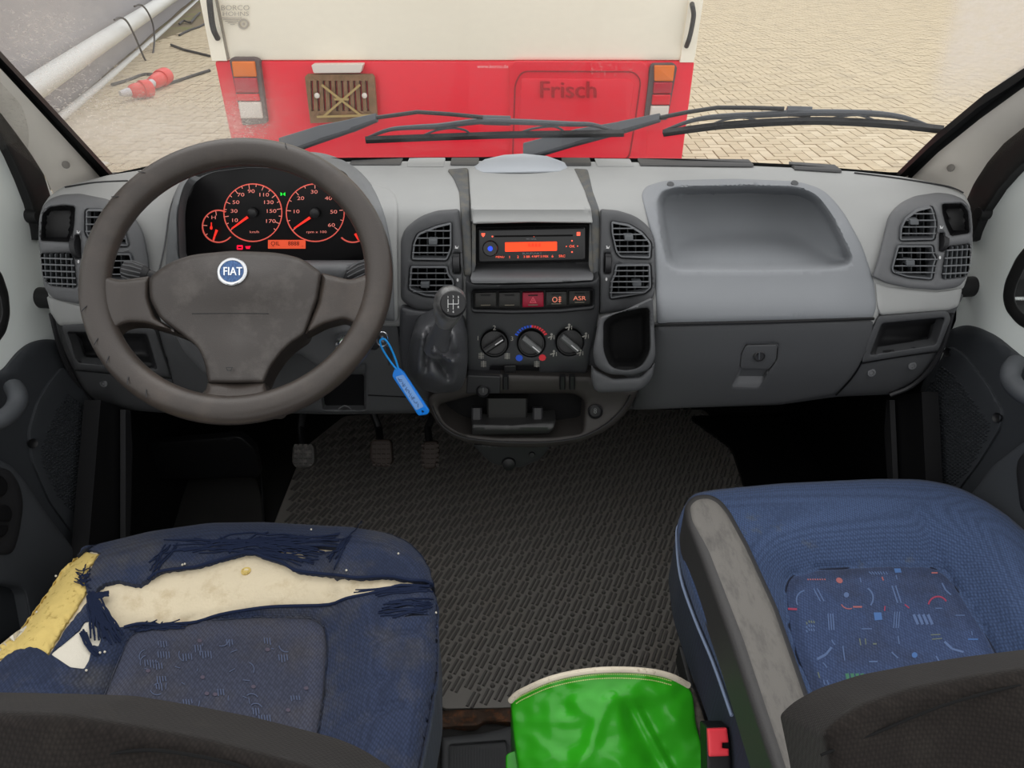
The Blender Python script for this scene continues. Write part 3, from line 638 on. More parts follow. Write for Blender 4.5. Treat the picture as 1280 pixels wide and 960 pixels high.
# end bands and modules
dp('end_band', [(1093, 352), (1110, 358), (1170, 364), (1203, 360), (1198, 383), (1186, 387.5), (1100, 394), (1096, 384)], .004, M_pad, 4, 4, .006, 7)
dp('end_band', [(58, 370), (98, 381), (140, 383), (145, 405), (105, 406), (74, 407), (63, 391)], .004, M_pad, 4, 4, .006, 7)
def pocket(outer, opening, lab, seam, screws):
    fr = dp('storage_frame', outer, .004, M_low, 5, 3, .004, 7, (0, .02, 0), [rnd(opening, 4)], lab=lab)
    op = rnd(opening, 4)
    zb = max(p[1] for p in opening)
    def hf(x, y): return -.075*sm(0, 6, pdist([(x, y)], op)[0])*(1-.75*sm(zb-22, zb-2, y))
    obj('storage_recess', geo(inset(op, -.5), near(SD, .002), 4, hf=hf, thick=None), M_dk, fr, ang=60)
    line(seam, -.006, .0012, M_blk)
    for x, y in screws: obj('screw', lathe([(.007, 0), (.007, .002), (.004, .003), (.0035, .0005)], near(SD, -.011)(x, y), (0, -1, .3), 14), M_mid, dash)
pocket([(1098, 395), (1184, 387.5, 8), (1189, 398), (1173, 438), (1077, 453, 3), (1084, 425)], [(1102, 404), (1181, 396.5), (1169.4, 431), (1087, 444)], 'dark pocket at the right end of the dashboard', [(1075, 455), (1120, 447), (1171, 440)], [(1089, 465.6), (1140, 457)])
pocket([(76.6, 406), (105, 403.5), (194, 411), (213, 470), (94, 461)], [(84, 414.5), (184, 417.5), (197, 462), (98, 453.5)], 'dark pocket at the left end of the dashboard', [(94, 463), (150, 468), (215, 473)], [(130, 479)])
line([(196, 411), (207, 445), (220, 491)], -.008, .0012, M_blk)
line([(1093, 397), (1088.6, 427), (1069, 467), (1045, 494)], -.006, .0016, M_blk)
line([(1190, 392), (1180, 428), (1165, 458), (1140, 482), (1112, 494)], -.004, .004, M_dk)
line([(64, 392), (77, 441), (102, 489), (124, 508)], -.004, .004, M_dk)
# glovebox
gb = thing('glovebox', SD(950, 500), 'dark grey glovebox lid below the passenger tray', 'glovebox')
hp_ = rnd([(932, 430.5), (973, 429.7), (971, 450), (961.6, 463), (948, 484), (915, 483), (924.5, 461.7), (926.5, 442)], 3)
obj('lid', geo(rnd([(819, 408), (1092, 400.5), (1088.6, 427, 20), (1069, 466, 20), (1045, 492, 10), (975, 504.7), (819, 511.5), (790, 512)], 5), near(SD, .003), 10, 4, .004, (0, .03, 0), holes=[hp_]), M_low, gb)
obj('handle_recess', geo(inset(hp_, -.5), near(SD, .001), 3, hf=lambda x, y: -.018*sm(0, 3, pdist([(x, y)], hp_)[0])*sm(486, 462, y), thick=None), M_mid, gb)
hd = obj('handle', geo(rnd([(932.5, 431.5), (972, 430.7), (970, 450), (961, 462), (925, 461), (927, 442)], 4), near(SD, .003), 0, 2, .002, (0, .012, 0)), M_low, gb)
ctr = near(SD, .004)(949, 445)
obj('lock', lathe([(.0095, 0), (.0095, .002), (.008, .003), (.0075, .001), (.001, .001)], ctr, (0, -1, .1), 20), M_dk, hd); obj('keyhole', bar(near(SD, .0065)(949, 441), near(SD, .0065)(949, 449), .002, .002, (0, -1, 0)), M_slatd, hd)
line([(818, 405.5), (936, 403.5), (1092, 398.5)], .005, .0028, M_blk)
# ---- centre stack ----
M_side = mat('stack_side_dark', (78, 80, 82), .6, .35, .35, 1200, c2=(92, 90, 84), cs=60)
dp('side_strip', [(559, 213, 3), (585, 211), (588, 260), (590, 346), (580, 346), (577, 290), (574, 240), (567, 223)], .006, M_side, 4, 3, .004, 6)
dp('side_strip', [(717, 212), (735, 213, 3), (741, 240), (749, 262), (751, 290), (749, 346), (741, 346), (738, 280), (730, 238)], .006, M_side, 4, 3, .004, 6)
dp('brow', [(586, 212), (600, 210), (706, 210), (718, 213), (731, 240), (739, 262), (741, 279, 2), (666, 278), (591, 280, 2), (589, 262)], .012, M_pad, 3, 3, .004, 5, (0, .012, 0), hf=lambda x, y: .028*math.exp(-((y-260)/9)**2)+.022*sm(262, 278, y))
dp('dome', [(592, 208, 5), (606, 199, 8), (630, 193.5, 10), (654, 192, 10), (684, 195, 10), (706, 203, 8), (711, 211, 4), (700, 215.5, 4), (654, 216.5), (604, 217, 4), (594, 214, 3)], .012, mat('dome_grey', (165, 170, 176), .55, .35, .3, 1400), 0, 5, .014, 4, (0, .03, -.03), hf=lambda x, y: .012*(1-((x-652)/60)**2))
SH = onP((0, 1.02, SD(665, 352).z+.0), (0, -.15, 1))
sh_front = near(SD, .030)
def S_shelf(x, y):
    k = sm(350, 328, y); return near(SD, .034-.070*k)(x, y)
radio_pk = geo([(590, 279), (741, 279), (741, 330), (590, 330)], near(SD, -.04), 0, thick=(0, .01, 0))
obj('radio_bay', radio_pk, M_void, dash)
dp('radio_bay_side', [(590, 279), (594.5, 283), (594.5, 332), (590, 350)], .004, M_side, 0, 0, 0, 4, (0, .04, 0)); dp('radio_bay_side', [(737, 281), (741, 279), (742, 350), (736, 332)], .004, M_side, 0, 0, 0, 4, (0, .04, 0))
obj('shelf', geo(rnd([(593, 329), (736, 327), (742, 345), (741, 350), (700, 352.5), (630, 354), (590, 354), (588, 348)], 2), S_shelf, 3, thick=(0, .01, -.004)), M_mid, dash, ang=70)
Sp = near(SD, .024)
btn_hole = rnd([(591, 362), (665, 360.5), (741, 359.5), (741, 382), (700, 386), (640, 387.5), (591, 386)], 3)
stack = [(582, 350), (592, 355), (630, 356), (700, 354), (741, 351.5), (749, 345), (749, 388), (746, 406), (738, 440), (733, 468), (585, 469), (583, 420)]
SK = lambda x, y: near(SD, .024+.010*sm(370, 352, y))(x, y)
M_stack = mat('stack_front_dark', (52, 53, 55), .5, .4, .3, 1200, .04, 20)
stk = dp('control_panel', stack, 0, M_stack, 4, 3, .005, 6, (0, .04, 0), [btn_hole]+[ell(c[0], c[1], 17.5, 17.5, 28) for c in ((618, 428.5), (664, 428.5), (712, 427))]+[rnd([(612, 457), (674, 456.5), (674, 466), (612, 466.5)], 4)], S=SK)
obj('button_bay', geo(inset(btn_hole, -1), near(SK, -.008), 0, thick=(0, -.012, 0)), M_blk, stk)
def button(lab, x0, x1, y0, y1, m, glyph=None):
    b = thing('switch_button', SK((x0+x1)/2, y1), lab, 'button', 'switch buttons under the radio')
    def hf(x, y): return .0025*math.cos((y-(y0+y1)/2)/(y1-y0)*2.4)
    obj('key', geo(rnd([(x0, y0), (x1, y0-.6), (x1, y1-.6), (x0, y1)], 1.5), near(SK, .001), 3, 1.5, .0015, (0, .008, 0), hf=hf), m, b)
    xm = (x0+x1)/2; ms = mat('button_mark', (110, 104, 92), .5)
    obj('mark', bar(near(SK, .0035)(xm-6, y0+3.2), near(SK, .0035)(xm+6, y0+3), .0015, .001, (0, -1, 0)), M_blk, b)
    obj('mark', bar(near(SK, .0035)(xm-6, y1-3), near(SK, .0035)(xm+6, y1-3.2), .0012, .001, (0, -1, 0)), ms, b)
    if glyph: obj('symbol', glyph(xm, (y0+y1)/2+.5), mat('symbol_orange', (232, 130, 104), .5, emit=.35) if m is not M_hz else mat('symbol_pink', (214, 80, 96), .5), b)
M_btn = mat('button_black', (42, 41, 40), .5, .4, .2, 900); M_hz = mat('hazard_red', (146, 24, 50), .45, .4)
Sg_ = near(SK, .0045)
def g_haz(x, y):
    g = geo([(x, y-5), (x+4.5, y+3), (x-4.5, y+3)], Sg_, 0, thick=None, holes=[[(x, y-3), (x+2.7, y+2), (x-2.7, y+2)]]); return geo([(x, y-1.6), (x+1.3, y+1), (x-1.3, y+1)], Sg_, 0, thick=None, g=g)
def g_fog(x, y):
    g = geo(ell(x-2, y, 3.2, 3.4, 14), Sg_, 0, thick=None, holes=[ell(x-2, y, 2.3, 2.5, 14)])
    for i in range(3): geo([(x+2.5, y-3+i*2.4), (x+6, y-3.4+i*2.4), (x+6, y-2.6+i*2.4), (x+2.5, y-2.2+i*2.4)], Sg_, 0, thick=None, g=g)
    return geo([(x+4, y-4), (x+4.8, y-4), (x+4.6, y+4), (x+3.9, y+4)], Sg_, 0, thick=None, g=g)
button('blank black switch button, leftmost under the radio', 593.5, 620.5, 366, 384.5, M_btn)
button('blank black switch button just left of the red one', 623.3, 650.5, 366, 384.5, M_btn)
button('dark red hazard light button in the middle of the row', 653, 679.5, 366, 384.3, M_hz, g_haz)
button('black button with an orange fog light symbol', 682.3, 708.7, 365.2, 382.8, M_btn, g_fog)
button('black button with orange letters ASR, rightmost of the row', 711, 738, 364, 381, M_btn, lambda x, y: text('ASR', x, y, 7.4, Sg_, 0, sx=1.25))
# heater knobs
M_kn = mat('knob_black', (36, 36, 37), .4, .45, .2, 900); M_kb = mat('knob_bar_grey', (96, 98, 98), .4, .45)
M_sym = mat('symbol_grey', (150, 148, 142), .5)
for (cx, cy), ang_, lab in (((618, 428.5), -.62, 'left heater knob with the fan speed numbers around it'), ((664, 428.5), .72, 'middle heater knob below the blue and red arc'), ((712, 427), .72, 'right heater knob with the airflow symbols around it')):
    k = thing('heater_knob', SK(cx, cy), lab, 'knob', 'rotary heater knobs')
    n_ = Vector((0, -math.cos(.25), math.sin(.25))); c = near(SK, -.004)(cx, cy); R_ = 16.2*1.1/F*1.07
    obj('dial', lathe([(R_*1.02, -.01), (R_*1.02, .004), (R_, .006), (R_*.96, .006), (R_*.94, .001), (R_*.3, .002)], c, n_, 32), M_kn, k)
    u = Vector((1, 0, 0)); v = n_.cross(u)*-1; dr = u*math.cos(ang_)+v*-math.sin(ang_)*-1 if False else None
    a = Vector((math.cos(ang_), 0, 0))+Vector((0, 0, -math.sin(ang_)))
    a = (a-n_*a.dot(n_)).normalized()
    obj('grip', bar(c+n_*.009-a*R_*.86, c+n_*.009+a*R_*.86, .0095, .016, n_, None, .003), M_kb if cx > 640 else M_kn, k)
    obj('pointer', bar(c+n_*.0172+a*R_*.1*(1 if cx > 640 else 1), c+n_*.0172+a*R_*.82, .0016, .001, n_), M_icon, k)
g = G(); S3 = near(SK, .0008)
for s, x, y in (('1', 597.5, 423), ('2', 618, 410), ('3', 640, 423.5)): text(s, x, y, 8, S3, 0, g=g)
for x, y in ((601.5, 444.5), (634, 445), (604.5, 455), (671, 455)):
    for k in range(4): geo([(x-3.4, y-3+k*1.8), (x+3.4, y-3+k*1.8), (x+3.4, y-2.2+k*1.8), (x-3.4, y-2.2+k*1.8)], S3, 0, thick=None, g=g)
    geo([(x-.5, y-4), (x+.5, y-4), (x+.5, y+4), (x-.5, y+4)], S3, 0, thick=None, g=g)
for x, y in ((710, 409), (688, 421), (731, 420), (691, 442), (724, 441)):
    geo(ell(x+1.5, y-3, 1.5), S3, 0, thick=None, g=g); geo([(x-3.5, y+.5), (x+2, y-1.6), (x+2.8, y-.6), (x+1, y+4), (x-.2, y+3.6), (x+.4, y+.8), (x-3, y+1.8)], S3, 0, thick=None, g=g)
    geo([(x+4, y-2), (x+5, y-2), (x+5, y+3), (x+4, y+3)], S3, 0, thick=None, g=g)
obj('symbols', g, M_sym, stk)
M_bl = mat('mark_blue', (40, 80, 190), .5, emit=.12); M_rd = mat('mark_red', (206, 50, 60), .5, emit=.12)
for nm, m, a0, a1 in (('scale_blue', M_bl, -150, -92), ('scale_red', M_rd, -86, -32)):
    g = G()
    for i in range(7):
        a = math.radians(a0+(a1-a0)*i/6); c_, s_ = math.cos(a), math.sin(a); geo([(664+c_*19-s_*1, 428.5+s_*19+c_*1), (664+c_*19+s_*1, 428.5+s_*19-c_*1), (664+c_*23+s_*1.2, 428.5+s_*22-c_*1.2), (664+c_*23-s_*1.2, 428.5+s_*22+c_*1.2)], S3, 0, thick=None, g=g)
    obj(nm, g, m, stk)
obj('cold_mark', geo(ell(649, 447.5, 4.6, 4.2, 8), S3, 0, thick=None), M_bl, stk); obj('hot_mark', geo(ell(678, 447, 4.6, 4.2, 8), S3, 0, thick=None), M_rd, stk)
obj('slider_slot', geo([(610, 455), (676, 455), (676, 468), (610, 468)], near(SK, -.006), 0, thick=(0, .01, 0)), M_blk, stk)
obj('slider_knob', geo(rnd([(630, 457.5), (645, 457), (645, 466), (630, 466.5)], 1.5), near(SK, .006), 0, 1.5, .002, (0, .012, 0)), M_kn, stk)
# ---- lower console with missing ashtray ----
lc = thing('lower_console', (0.02, 1.0, .42), 'lower centre console with an open ashtray bay and rounded lip', 'console')
SL = onY(lambda x, y: 1.035-.03*sm(500, 560, y))
M_con = mat('console_brown_grey', (46, 43, 41), .55, .4, .3, 1000, .05, 15)
out_ = [(533, 498), (537, 513, 10), (550, 535.5, 12), (573, 551, 14), (620, 558.7), (677, 559.5), (727.5, 552.5, 14), (761, 537, 14), (784, 516, 14), (798, 488, 3), (740, 470), (586, 466), (545, 488)]
in_ = [(546, 506), (556, 527, 8), (577, 541, 10), (620, 546), (690, 546), (728, 541, 6), (731, 500), (718, 492), (600, 492)]
obj('surround', geo(rnd(out_, 8), near(SL, .01), 8, 6, .012, (0, .05, 0), holes=[rnd(in_, 8)]), M_con, lc, ang=60)
obj('lip_line', tube([near(SL, .0125)(x, y) for x, y in crv([(540, 508), (552, 531), (577, 546), (620, 552), (677, 553), (725, 546.5), (757, 531), (779, 510), (788, 494)], 4, False)], .0016, 6), M_blk, lc)
obj('bay', geo(rnd(inset(in_, -3), 6), near(SL, -.05), 0, thick=AW(-.05)), M_void, lc)
obj('socket_panel', geo(rnd([(584, 469), (626, 470.5), (625, 492), (583, 492)], 2), near(SL, .013), 0, 2, .002, (0, .02, 0)), M_dk, lc)
obj('hinge_bar', bar(near(SL, .0)(628, 477), near(SL, .0)(716, 477), .022, .012, (0, -1, 0), None, .002), mat('hinge_brown', (34, 28, 26), .6), lc)
for x in (632, 703, 715): obj('hinge_lug', bar(near(SL, .012)(x, 469), near(SL, .012)(x, 485), .010, .010, (0, -1, 0), None, .002), M_blk, lc)
obj('ashtray_body', bar(near(SL, -.02)(634, 494), near(SL, -.02)(634, 519), .072, .03, (0, -1, 0), None, .003), mat('ashtray_dark', (24, 24, 23), .5), lc)
for x in (596, 672): obj('ashtray_clip', bar(near(SL, -.01)(x, 509), near(SL, -.01)(x, 528), .018, .02, (0, -1, 0), None, .003), M_dk, lc)
obj('ashtray_flap', geo(rnd([(590, 529), (640, 531), (695, 524), (692, 536), (686, 542), (590, 544)], 2), near(SL, .004), 4, 2, .003, (0, .03, 0), hf=lambda x, y: .012*math.sin((y-524)/20*3.14)), mat('flap_grey', (36, 36, 36), .4, .5), lc)
for (x, y), r_, nm in (((604, 488), 9, 'lighter_socket'), ((744, 514), 10, 'power_socket')):
    c = near(SL, .012)(x, y); q = r_*1.18/F
    s_ = obj(nm, lathe([(q, -.004), (q*1.0, .004), (q*.85, .006), (q*.72, .002), (q*.1, .003)], c, (0, -1, .35), 20), M_blk, lc)
    obj('symbol', text('1' if nm[0] == 'l' else '8', x, y, 9, near(SL, .019), 0), M_kb, s_)
obj('bracket', geo(rnd([(591, 556), (690, 556), (674, 575, 4), (650, 585, 6), (615, 580, 8)], 3), onY(1.06), 8, 2, .003, (0, .04, 0)), mat('bracket_grey', (44, 45, 46), .5, .4), lc)
obj('bolt', lathe([(.006, 0), (.005, .004)], onY(1.058)(665, 568), (0, -1, 0.3), 10), M_blk, lc); obj('cable_boss', lathe([(.014, 0), (.012, .008), (.006, .01)], onY(1.058)(636, 579), (0, -1, .3), 14), M_blk, lc)
# ---- cup holder ----
ch = thing('cup_holder', SD(780, 488), 'dark grey cup holder hanging below the right centre vents', 'cup holder')
SCu = onY(lambda x, y: .955-.02*sm(380, 450, y))
hole_c = rnd([(755, 402, 6), (768, 393, 4), (800, 386, 4), (811, 385, 4), (812, 440, 16), (800, 459, 14), (782, 462), (764, 459, 14), (755, 440, 14)], 4)
obj('rim', geo(rnd([(748.6, 396, 8), (780, 388), (816, 371, 6), (819.5, 446, 8), (812, 462, 10), (790, 469), (760, 468, 12), (744, 458, 8), (741, 440, 6)], 6), near(SCu, .012), 5, 6, .010, AW(.05), holes=[hole_c]), M_low, ch, ang=60)
obj('cup_well', geo(inset(hole_c, -.5), near(SCu, .008), 4, hf=lambda x, y: -.05*sm(0, 9, pdist([(x, y)], hole_c)[0])*sm(466, 445, y)-.0, thick=None), M_void, ch, ang=60)
obj('body', geo(rnd([(739, 455), (744, 462), (766, 473), (800, 471), (819, 452, 4), (815, 474, 8), (800, 489, 10), (744, 491, 10), (739, 474, 4)], 4), near(SCu, .004), 6, 5, .012, AW(.06)), M_low, ch, ang=60)
0 and obj('back_plate', geo(rnd([(744, 392), (818, 372), (819, 470), (742, 474)], 4), near(SCu, -.004), 0, thick=(0, .08, 0), holes=[inset(hole_c, -3)]), M_low, ch)
# ---- radio ----
ra = thing('car_radio', SD(663, 328), 'black car radio with a lit orange display in the centre console', 'radio')
SR = near(SD, -.004)
obj('case', geo(rnd([(594.5, 284.5), (736, 281), (736, 327.5), (594, 330.5)], 2), SR, 0, 0, 0, (0, .035, 0)), M_void, ra)
SR2 = near(SR, .006)
fp = obj('face_plate', geo(rnd([(598, 287), (732, 284), (732, 325), (598, 328)], 3), SR2, 0, 2, .002, (0, .006, 0)), mat('radio_black', (17, 17, 19), .3, .5), ra)
SR3 = near(SR2, .0012)
M_lcd = mat('display_orange', (255, 62, 20), .5, emit=1.0)
obj('display', geo(rnd([(631.3, 303.2), (696.2, 302.2), (696.2, 313.4), (631.3, 314.6)], 1), SR3, 0, thick=(0, .001, 0)), M_lcd, ra, label='lit orange display')
obj('digits', text('8.8.8.8', 668, 306.6, 6, near(SR3, .0008), 0), mat('digit_dim', (214, 44, 16), .5, emit=.5), ra)
obj('disc_slot', bar(near(SR3, .0)(618, 295.4), near(SR3, .0)(716, 294.2), .002, .0015, (0, -1, 0)), M_void, ra)
kc = near(SR2, 0)(613, 310.4)
vk = obj('volume_knob', lathe([(.0128, 0), (.0124, .008), (.011, .010), (.004, .010)], kc, (0, -1, .35), 28), mat('knob_gloss', (22, 22, 26), .25, .5), ra)
obj('knob_light', lathe([(.0042, .0101), (.0036, .0108)], kc, (0, -1, .35), 14), mat('light_blue', (40, 80, 235), .4, emit=.45), vk)
g = G(); Sx = near(SR3, .0004); M_rl = mat('radio_legend', (255, 96, 70), .5, emit=.8)
for s, x, y, z, q in (('MENU', 625, 321.3, 3.6, 1), ('1', 637, 321.5, 4.4, 1), ('2', 647.5, 321.3, 4.4, 1), ('3 BR', 658.5, 321, 4, 1), ('4 RPT', 669.5, 320.8, 4, .9), ('5 MIX', 680.5, 320.6, 4, .9), ('6', 690.6, 320.4, 4.4, 1), ('SRC', 702.5, 320.2, 4.2, 1), ('OK', 715, 308, 4.4, 1)): text(s, x, y, z, Sx, 0, g=g, sx=q*1.1)
for x, y in ((708, 308), (722, 307.6)): geo(ell(x, y, 1.1, 1.1, 3), Sx, 0, thick=None, g=g)
for x, y in ((715, 301), (715, 315), (615.5, 295.6), (667.5, 295.2)): geo(ell(x, y, 1.1, 1.0, 8), Sx, 0, thick=None, g=g)
geo(rnd([(601.5, 291.5), (606.5, 291.3), (606, 294.5), (604, 296.5), (602, 294.5)], .6), Sx, 0, thick=None, g=g); geo(rnd([(720.8, 290), (725.4, 289.8), (725.4, 294.6), (720.8, 294.8)], .8), Sx, 0, thick=None, g=g)
for x in range(8): pass
obj('legends', g, M_rl, ra, label='lit red button legends')
g = text('BLAUPUNKT', 665, 316.9, 3.6, Sx, 0, sx=1.2); text('MP3 WMA', 664, 299, 2.8, Sx, 0, g=g)
obj('maker_lettering', g, mat('legend_grey', (120, 120, 124), .5), ra)
# ---- instrument cluster ----
ic = thing('instrument_cluster', (-.38, 1.13, .8), 'instrument cluster with red lit dials behind the steering wheel', 'instrument cluster')
SI = onP(onY(1.165)(345, 270), (0, -1, .12))
M_dial = mat('dial_black', (15, 14, 16), .35, .4)
obj('dial_face', geo(rnd([(226, 340), (224, 255), (240, 222), (262, 206), (310, 200), (370, 202), (430, 216), (456, 262), (470, 340)], 8), SI, 0, thick=(0, .01, 0)), M_dial, ic)
S4 = near(SI, .0025)
M_hoodin = mat('hood_inner', (92, 94, 96), .6, .35, .3, 1200)
n_h = len(hood_in)
g = G(); A_ = [near(SD, .012+hood_h(x, y))(x, y) for x, y in bez_out]
cxh, cyh = 345, 275
B_ = [near(SI, .004)(x, y) for x, y in hood_in]
g.add(A_+B_, [(i, (i+1) % n_h, n_h+(i+1) % n_h, n_h+i) for i in range(n_h)])
obj('bezel', g, M_hoodin, ic, ang=60)
def gauge(nm, cx, cy, r_, nums, a0, a1, nt_, needle, hub=True, arc=None, rx=None):
    gr_ = obj(nm, geo(ell(cx, cy, r_+.6, r_+.3, 48) if not arc else [(cx+(r_+.8)*math.cos(math.radians(a)), cy+(r_+.8)*math.sin(math.radians(a))) for a in range(arc[0], arc[1], 6)]+[(cx+(r_-.8)*math.cos(math.radians(a)), cy+(r_-.8)*math.sin(math.radians(a))) for a in range(arc[1]-5, arc[0]-1, -6)], S4, 0, thick=(0, .001, 0), holes=[] if arc else [ell(cx, cy, r_-.7, r_-1.0, 48)]), M_dialred, ic)
    g = G()
    for i in range(nt_):
        a = math.radians(a0+(a1-a0)*i/(nt_-1)); c_, s_ = math.cos(a), math.sin(a); l_ = 6 if i % 2 == 0 else 3.5
        geo([(cx+c_*(r_-.5)-s_*.45, cy+s_*(r_-.5)+c_*.45), (cx+c_*(r_-.5)+s_*.45, cy+s_*(r_-.5)-c_*.45), (cx+c_*(r_-l_)+s_*.45, cy+s_*(r_-l_)-c_*.45), (cx+c_*(r_-l_)-s_*.45, cy+s_*(r_-l_)+c_*.45)], near(S4, .0004), 0, thick=None, g=g)
    obj('scale', g, mat('scale_pale_red', (225, 135, 122), .5, emit=.5), gr_)
    if nums:
        g = G()
        for s, x, y in nums: text(s, x, y, 6.4 if len(s) < 4 else 4.2, near(S4, .0004), 0, g=g, sx=1.45)
        obj('numerals', g, mat('numeral_red', (225, 130, 118), .5, emit=.55), gr_)
    (x0, y0), (x1, y1) = needle
    obj('needle', bar(near(S4, .006)(x0, y0), near(S4, .006)(x1, y1), .004, .0015, (0, -1, 0), None, 0, .55), M_needle, gr_)
    if hub: obj('needle_hub', lathe([(.0085, 0), (.008, .006), (.004, .008)], near(S4, .002)(cx, cy), (0, -1, .1), 18), M_kn, gr_)
gauge('speedometer', 316, 266, 36.3, [('10', 293, 275.5), ('30', 292.5, 264), ('50', 294.8, 253), ('70', 301, 243.6), ('90', 314, 239.2), ('110', 329.5, 243.6), ('130', 335.3, 253), ('150', 338.7, 264), ('170', 337.8, 276.6), ('km/h', 318, 290)], 142, 397, 18, ((309.5, 271.3), (289.5, 286)))
gauge('tachometer', 394, 266, 36.3, [('10', 370, 264.5), ('20', 375.8, 248), ('30', 392.6, 240), ('40', 410.5, 248), ('50', 417, 265), ('60', 414.3, 281.5), ('rpm x 100', 395.5, 290)], 142, 397, 13, ((387.5, 272), (367.5, 285.6)))
gauge('temperature_gauge', 273, 283, 20, [('H', 267, 272)], 108, 260, 5, ((271, 287.5), (266.5, 300)), False, (40, 300))
gauge('fuel_gauge', 441, 283, 20, None, -40, 40, 3, ((444, 292), (448, 300)), False, (-50, 140))
g = geo([(262.5, 283), (265.5, 283), (265.5, 284.5), (262.5, 284.5)], S4, 0, thick=None); geo([(263.5, 278), (264.8, 278), (264.8, 285), (263.5, 285)], S4, 0, thick=None, g=g); geo(ell(264, 285.4, 1.6), S4, 0, thick=None, g=g)
obj('temperature_symbol', g, M_needle, ic)
obj('trip_display', geo([(335, 300.2), (381.8, 300.2), (381.8, 310.8), (335, 310.8)], S4, 0, thick=(0, .001, 0)), mat('display_dim_orange', (226, 84, 52), .5, emit=.6), ic, label='lit orange oil level display')
g = text('OIL', 344, 304.5, 7.4, near(S4, .0014), 0); text('8888', 367, 304.5, 7.2, near(S4, .0014), 0, g=g); text('..', 378, 306, 7, near(S4, .0014), 0, g=g); geo([(338, 308), (342.5, 307.6), (342.5, 308.4)], near(S4, .0014), 0, thick=None, g=g)
obj('digits', g, mat('digit_dark', (50, 12, 10), .5), ic)
M_wr = mat('warning_red', (255, 20, 60), .5, emit=1.0); M_wg = mat('warning_green', (30, 220, 60), .5, emit=.9)
g = geo(rnd([(296, 306.5), (303.5, 306.5), (303.5, 312), (296, 312)], 1), S4, 0, thick=None, holes=[[(297.5, 308.4), (302, 308.4), (302, 310.4), (297.5, 310.4)]])
obj('battery_light', g, M_wr, ic); obj('oil_light', geo([(306.5, 308), (313.5, 307.5), (312.5, 309), (312, 311), (308, 311)], S4, 0, thick=None), M_wr, ic)
g = geo([(350.6, 240.3), (353, 241.8), (353, 243.6), (350.6, 245)], S4, 0, thick=None); geo([(356.6, 240.3), (354.2, 241.8), (354.2, 243.6), (356.6, 245)], S4, 0, thick=None, g=g)
obj('parking_light', g, M_wg, ic)
# ---------------- cab shell ----------------
def rb(*a, **k): return rbox(*a, **k)
obj('floor', rb(-.86, -.3, -.06, .86, 1.85, -.004, b=.004), M_floor, loc=(0, .8, -.06), kind='structure')
obj('wall_front', rb(-.88, 1.80, -.05, .88, 1.85, .70, b=.004), mat('firewall_black', (16, 16, 17), .8), loc=(0, 1.47, 0), kind='structure')
obj('trim_12', rb(-.88, 1.47, .66, .88, 1.85, .71, b=.004), M_blk, loc=(0, 1.6, .66), kind='structure')
obj('light_block_cowl', rb(-.84, 1.33, .74, .84, 1.5, .832, b=.01), M_blk, loc=(0, 1.4, .6), kind='structure')  # unseen cowl plate, shaped to stop light leaking in behind the dashboard
def polyres(P, n):
    P = [Vector(p) for p in P]; L = [0]
    for a, b in zip(P, P[1:]): L.append(L[-1]+(b-a).length)
    out = []
    for i in range(n):
        s = L[-1]*i/(n-1); k = max(j for j in range(len(L)-1) if L[j] <= s+1e-9); f_ = (s-L[k])/max(1e-9, L[k+1]-L[k]); out.append(P[k].lerp(P[k+1], min(1, f_)))
    return out
def ruled(A, B, n=30, m=8, bulge=0, dirb=(0, 0, 0), g=None):
    g = g or G(); A = polyres(A, n); B = polyres(B, n); d = Vector(dirb); v = []
    for a, b in zip(A, B):
        for j in range(m+1):
            t = j/m; v.append(a.lerp(b, t)+d*bulge*math.sin(math.pi*t))
    return g.add(v, [(i*(m+1)+j, i*(m+1)+j+1, (i+1)*(m+1)+j+1, (i+1)*(m+1)+j) for i in range(n-1) for j in range(m)])
for s, nm, L1, L2 in ((-1, 'trim_4', [(-190, -128), (0, 77.5), (66, 150), (131, 222), (150, 226)], [(-190, -10), (-90, 60), (0, 140), (19, 165), (38, 191), (55, 218), (66, 240), (74, 262)]), (1, 'trim_5', [(1470, -50), (1280, 98), (1234, 132), (1180, 176), (1136, 219), (1120, 224)], [(1470, 40), (1370, 100), (1280, 159), (1255, 179), (1235, 202), (1217.5, 229), (1209, 248), (1205, 262)])):
    Sx_ = onX(s*.765)
    g = ruled([near(SG, .010)(x, y) for x, y in L1], [Sx_(x, y) for x, y in L2], 40, 8, .02, (-s*.5, -.6, .3))
    n0 = len(g.v); g.add([p+Vector((s*.03, .04, .02)) for p in g.v[:n0]], [tuple(q) for q in g.f[:]])
    obj(nm, g, M_pillar, loc=tuple(Sx_(*L2[-1])), kind='structure')
    c = (82, 206) if s < 0 else (1188.5, 210)
    # screw on the pillar trim
    A_ = near(SG, .010)(*((110, 199) if s < 0 else (1158, 194))); B_ = Sx_(*((45, 200) if s < 0 else (1230, 212)))
for s in (-1, 1):
    Sx_ = onX(s*.745); x, y = ((82, 206) if s < 0 else (1189, 210))
    obj('trim_screw', lathe([(.006, 0), (.006, .002), (.002, .003)], onX(s*.715)(x, y), (-s, -.6, .2), 12), mat('screw_grey', (120, 116, 110), .5), loc=tuple(onX(s*.715)(x, y)), label='small screw in the beige pillar trim %s' % ('at the left of the windshield' if s < 0 else 'at the right of the windshield'), cat='screw')
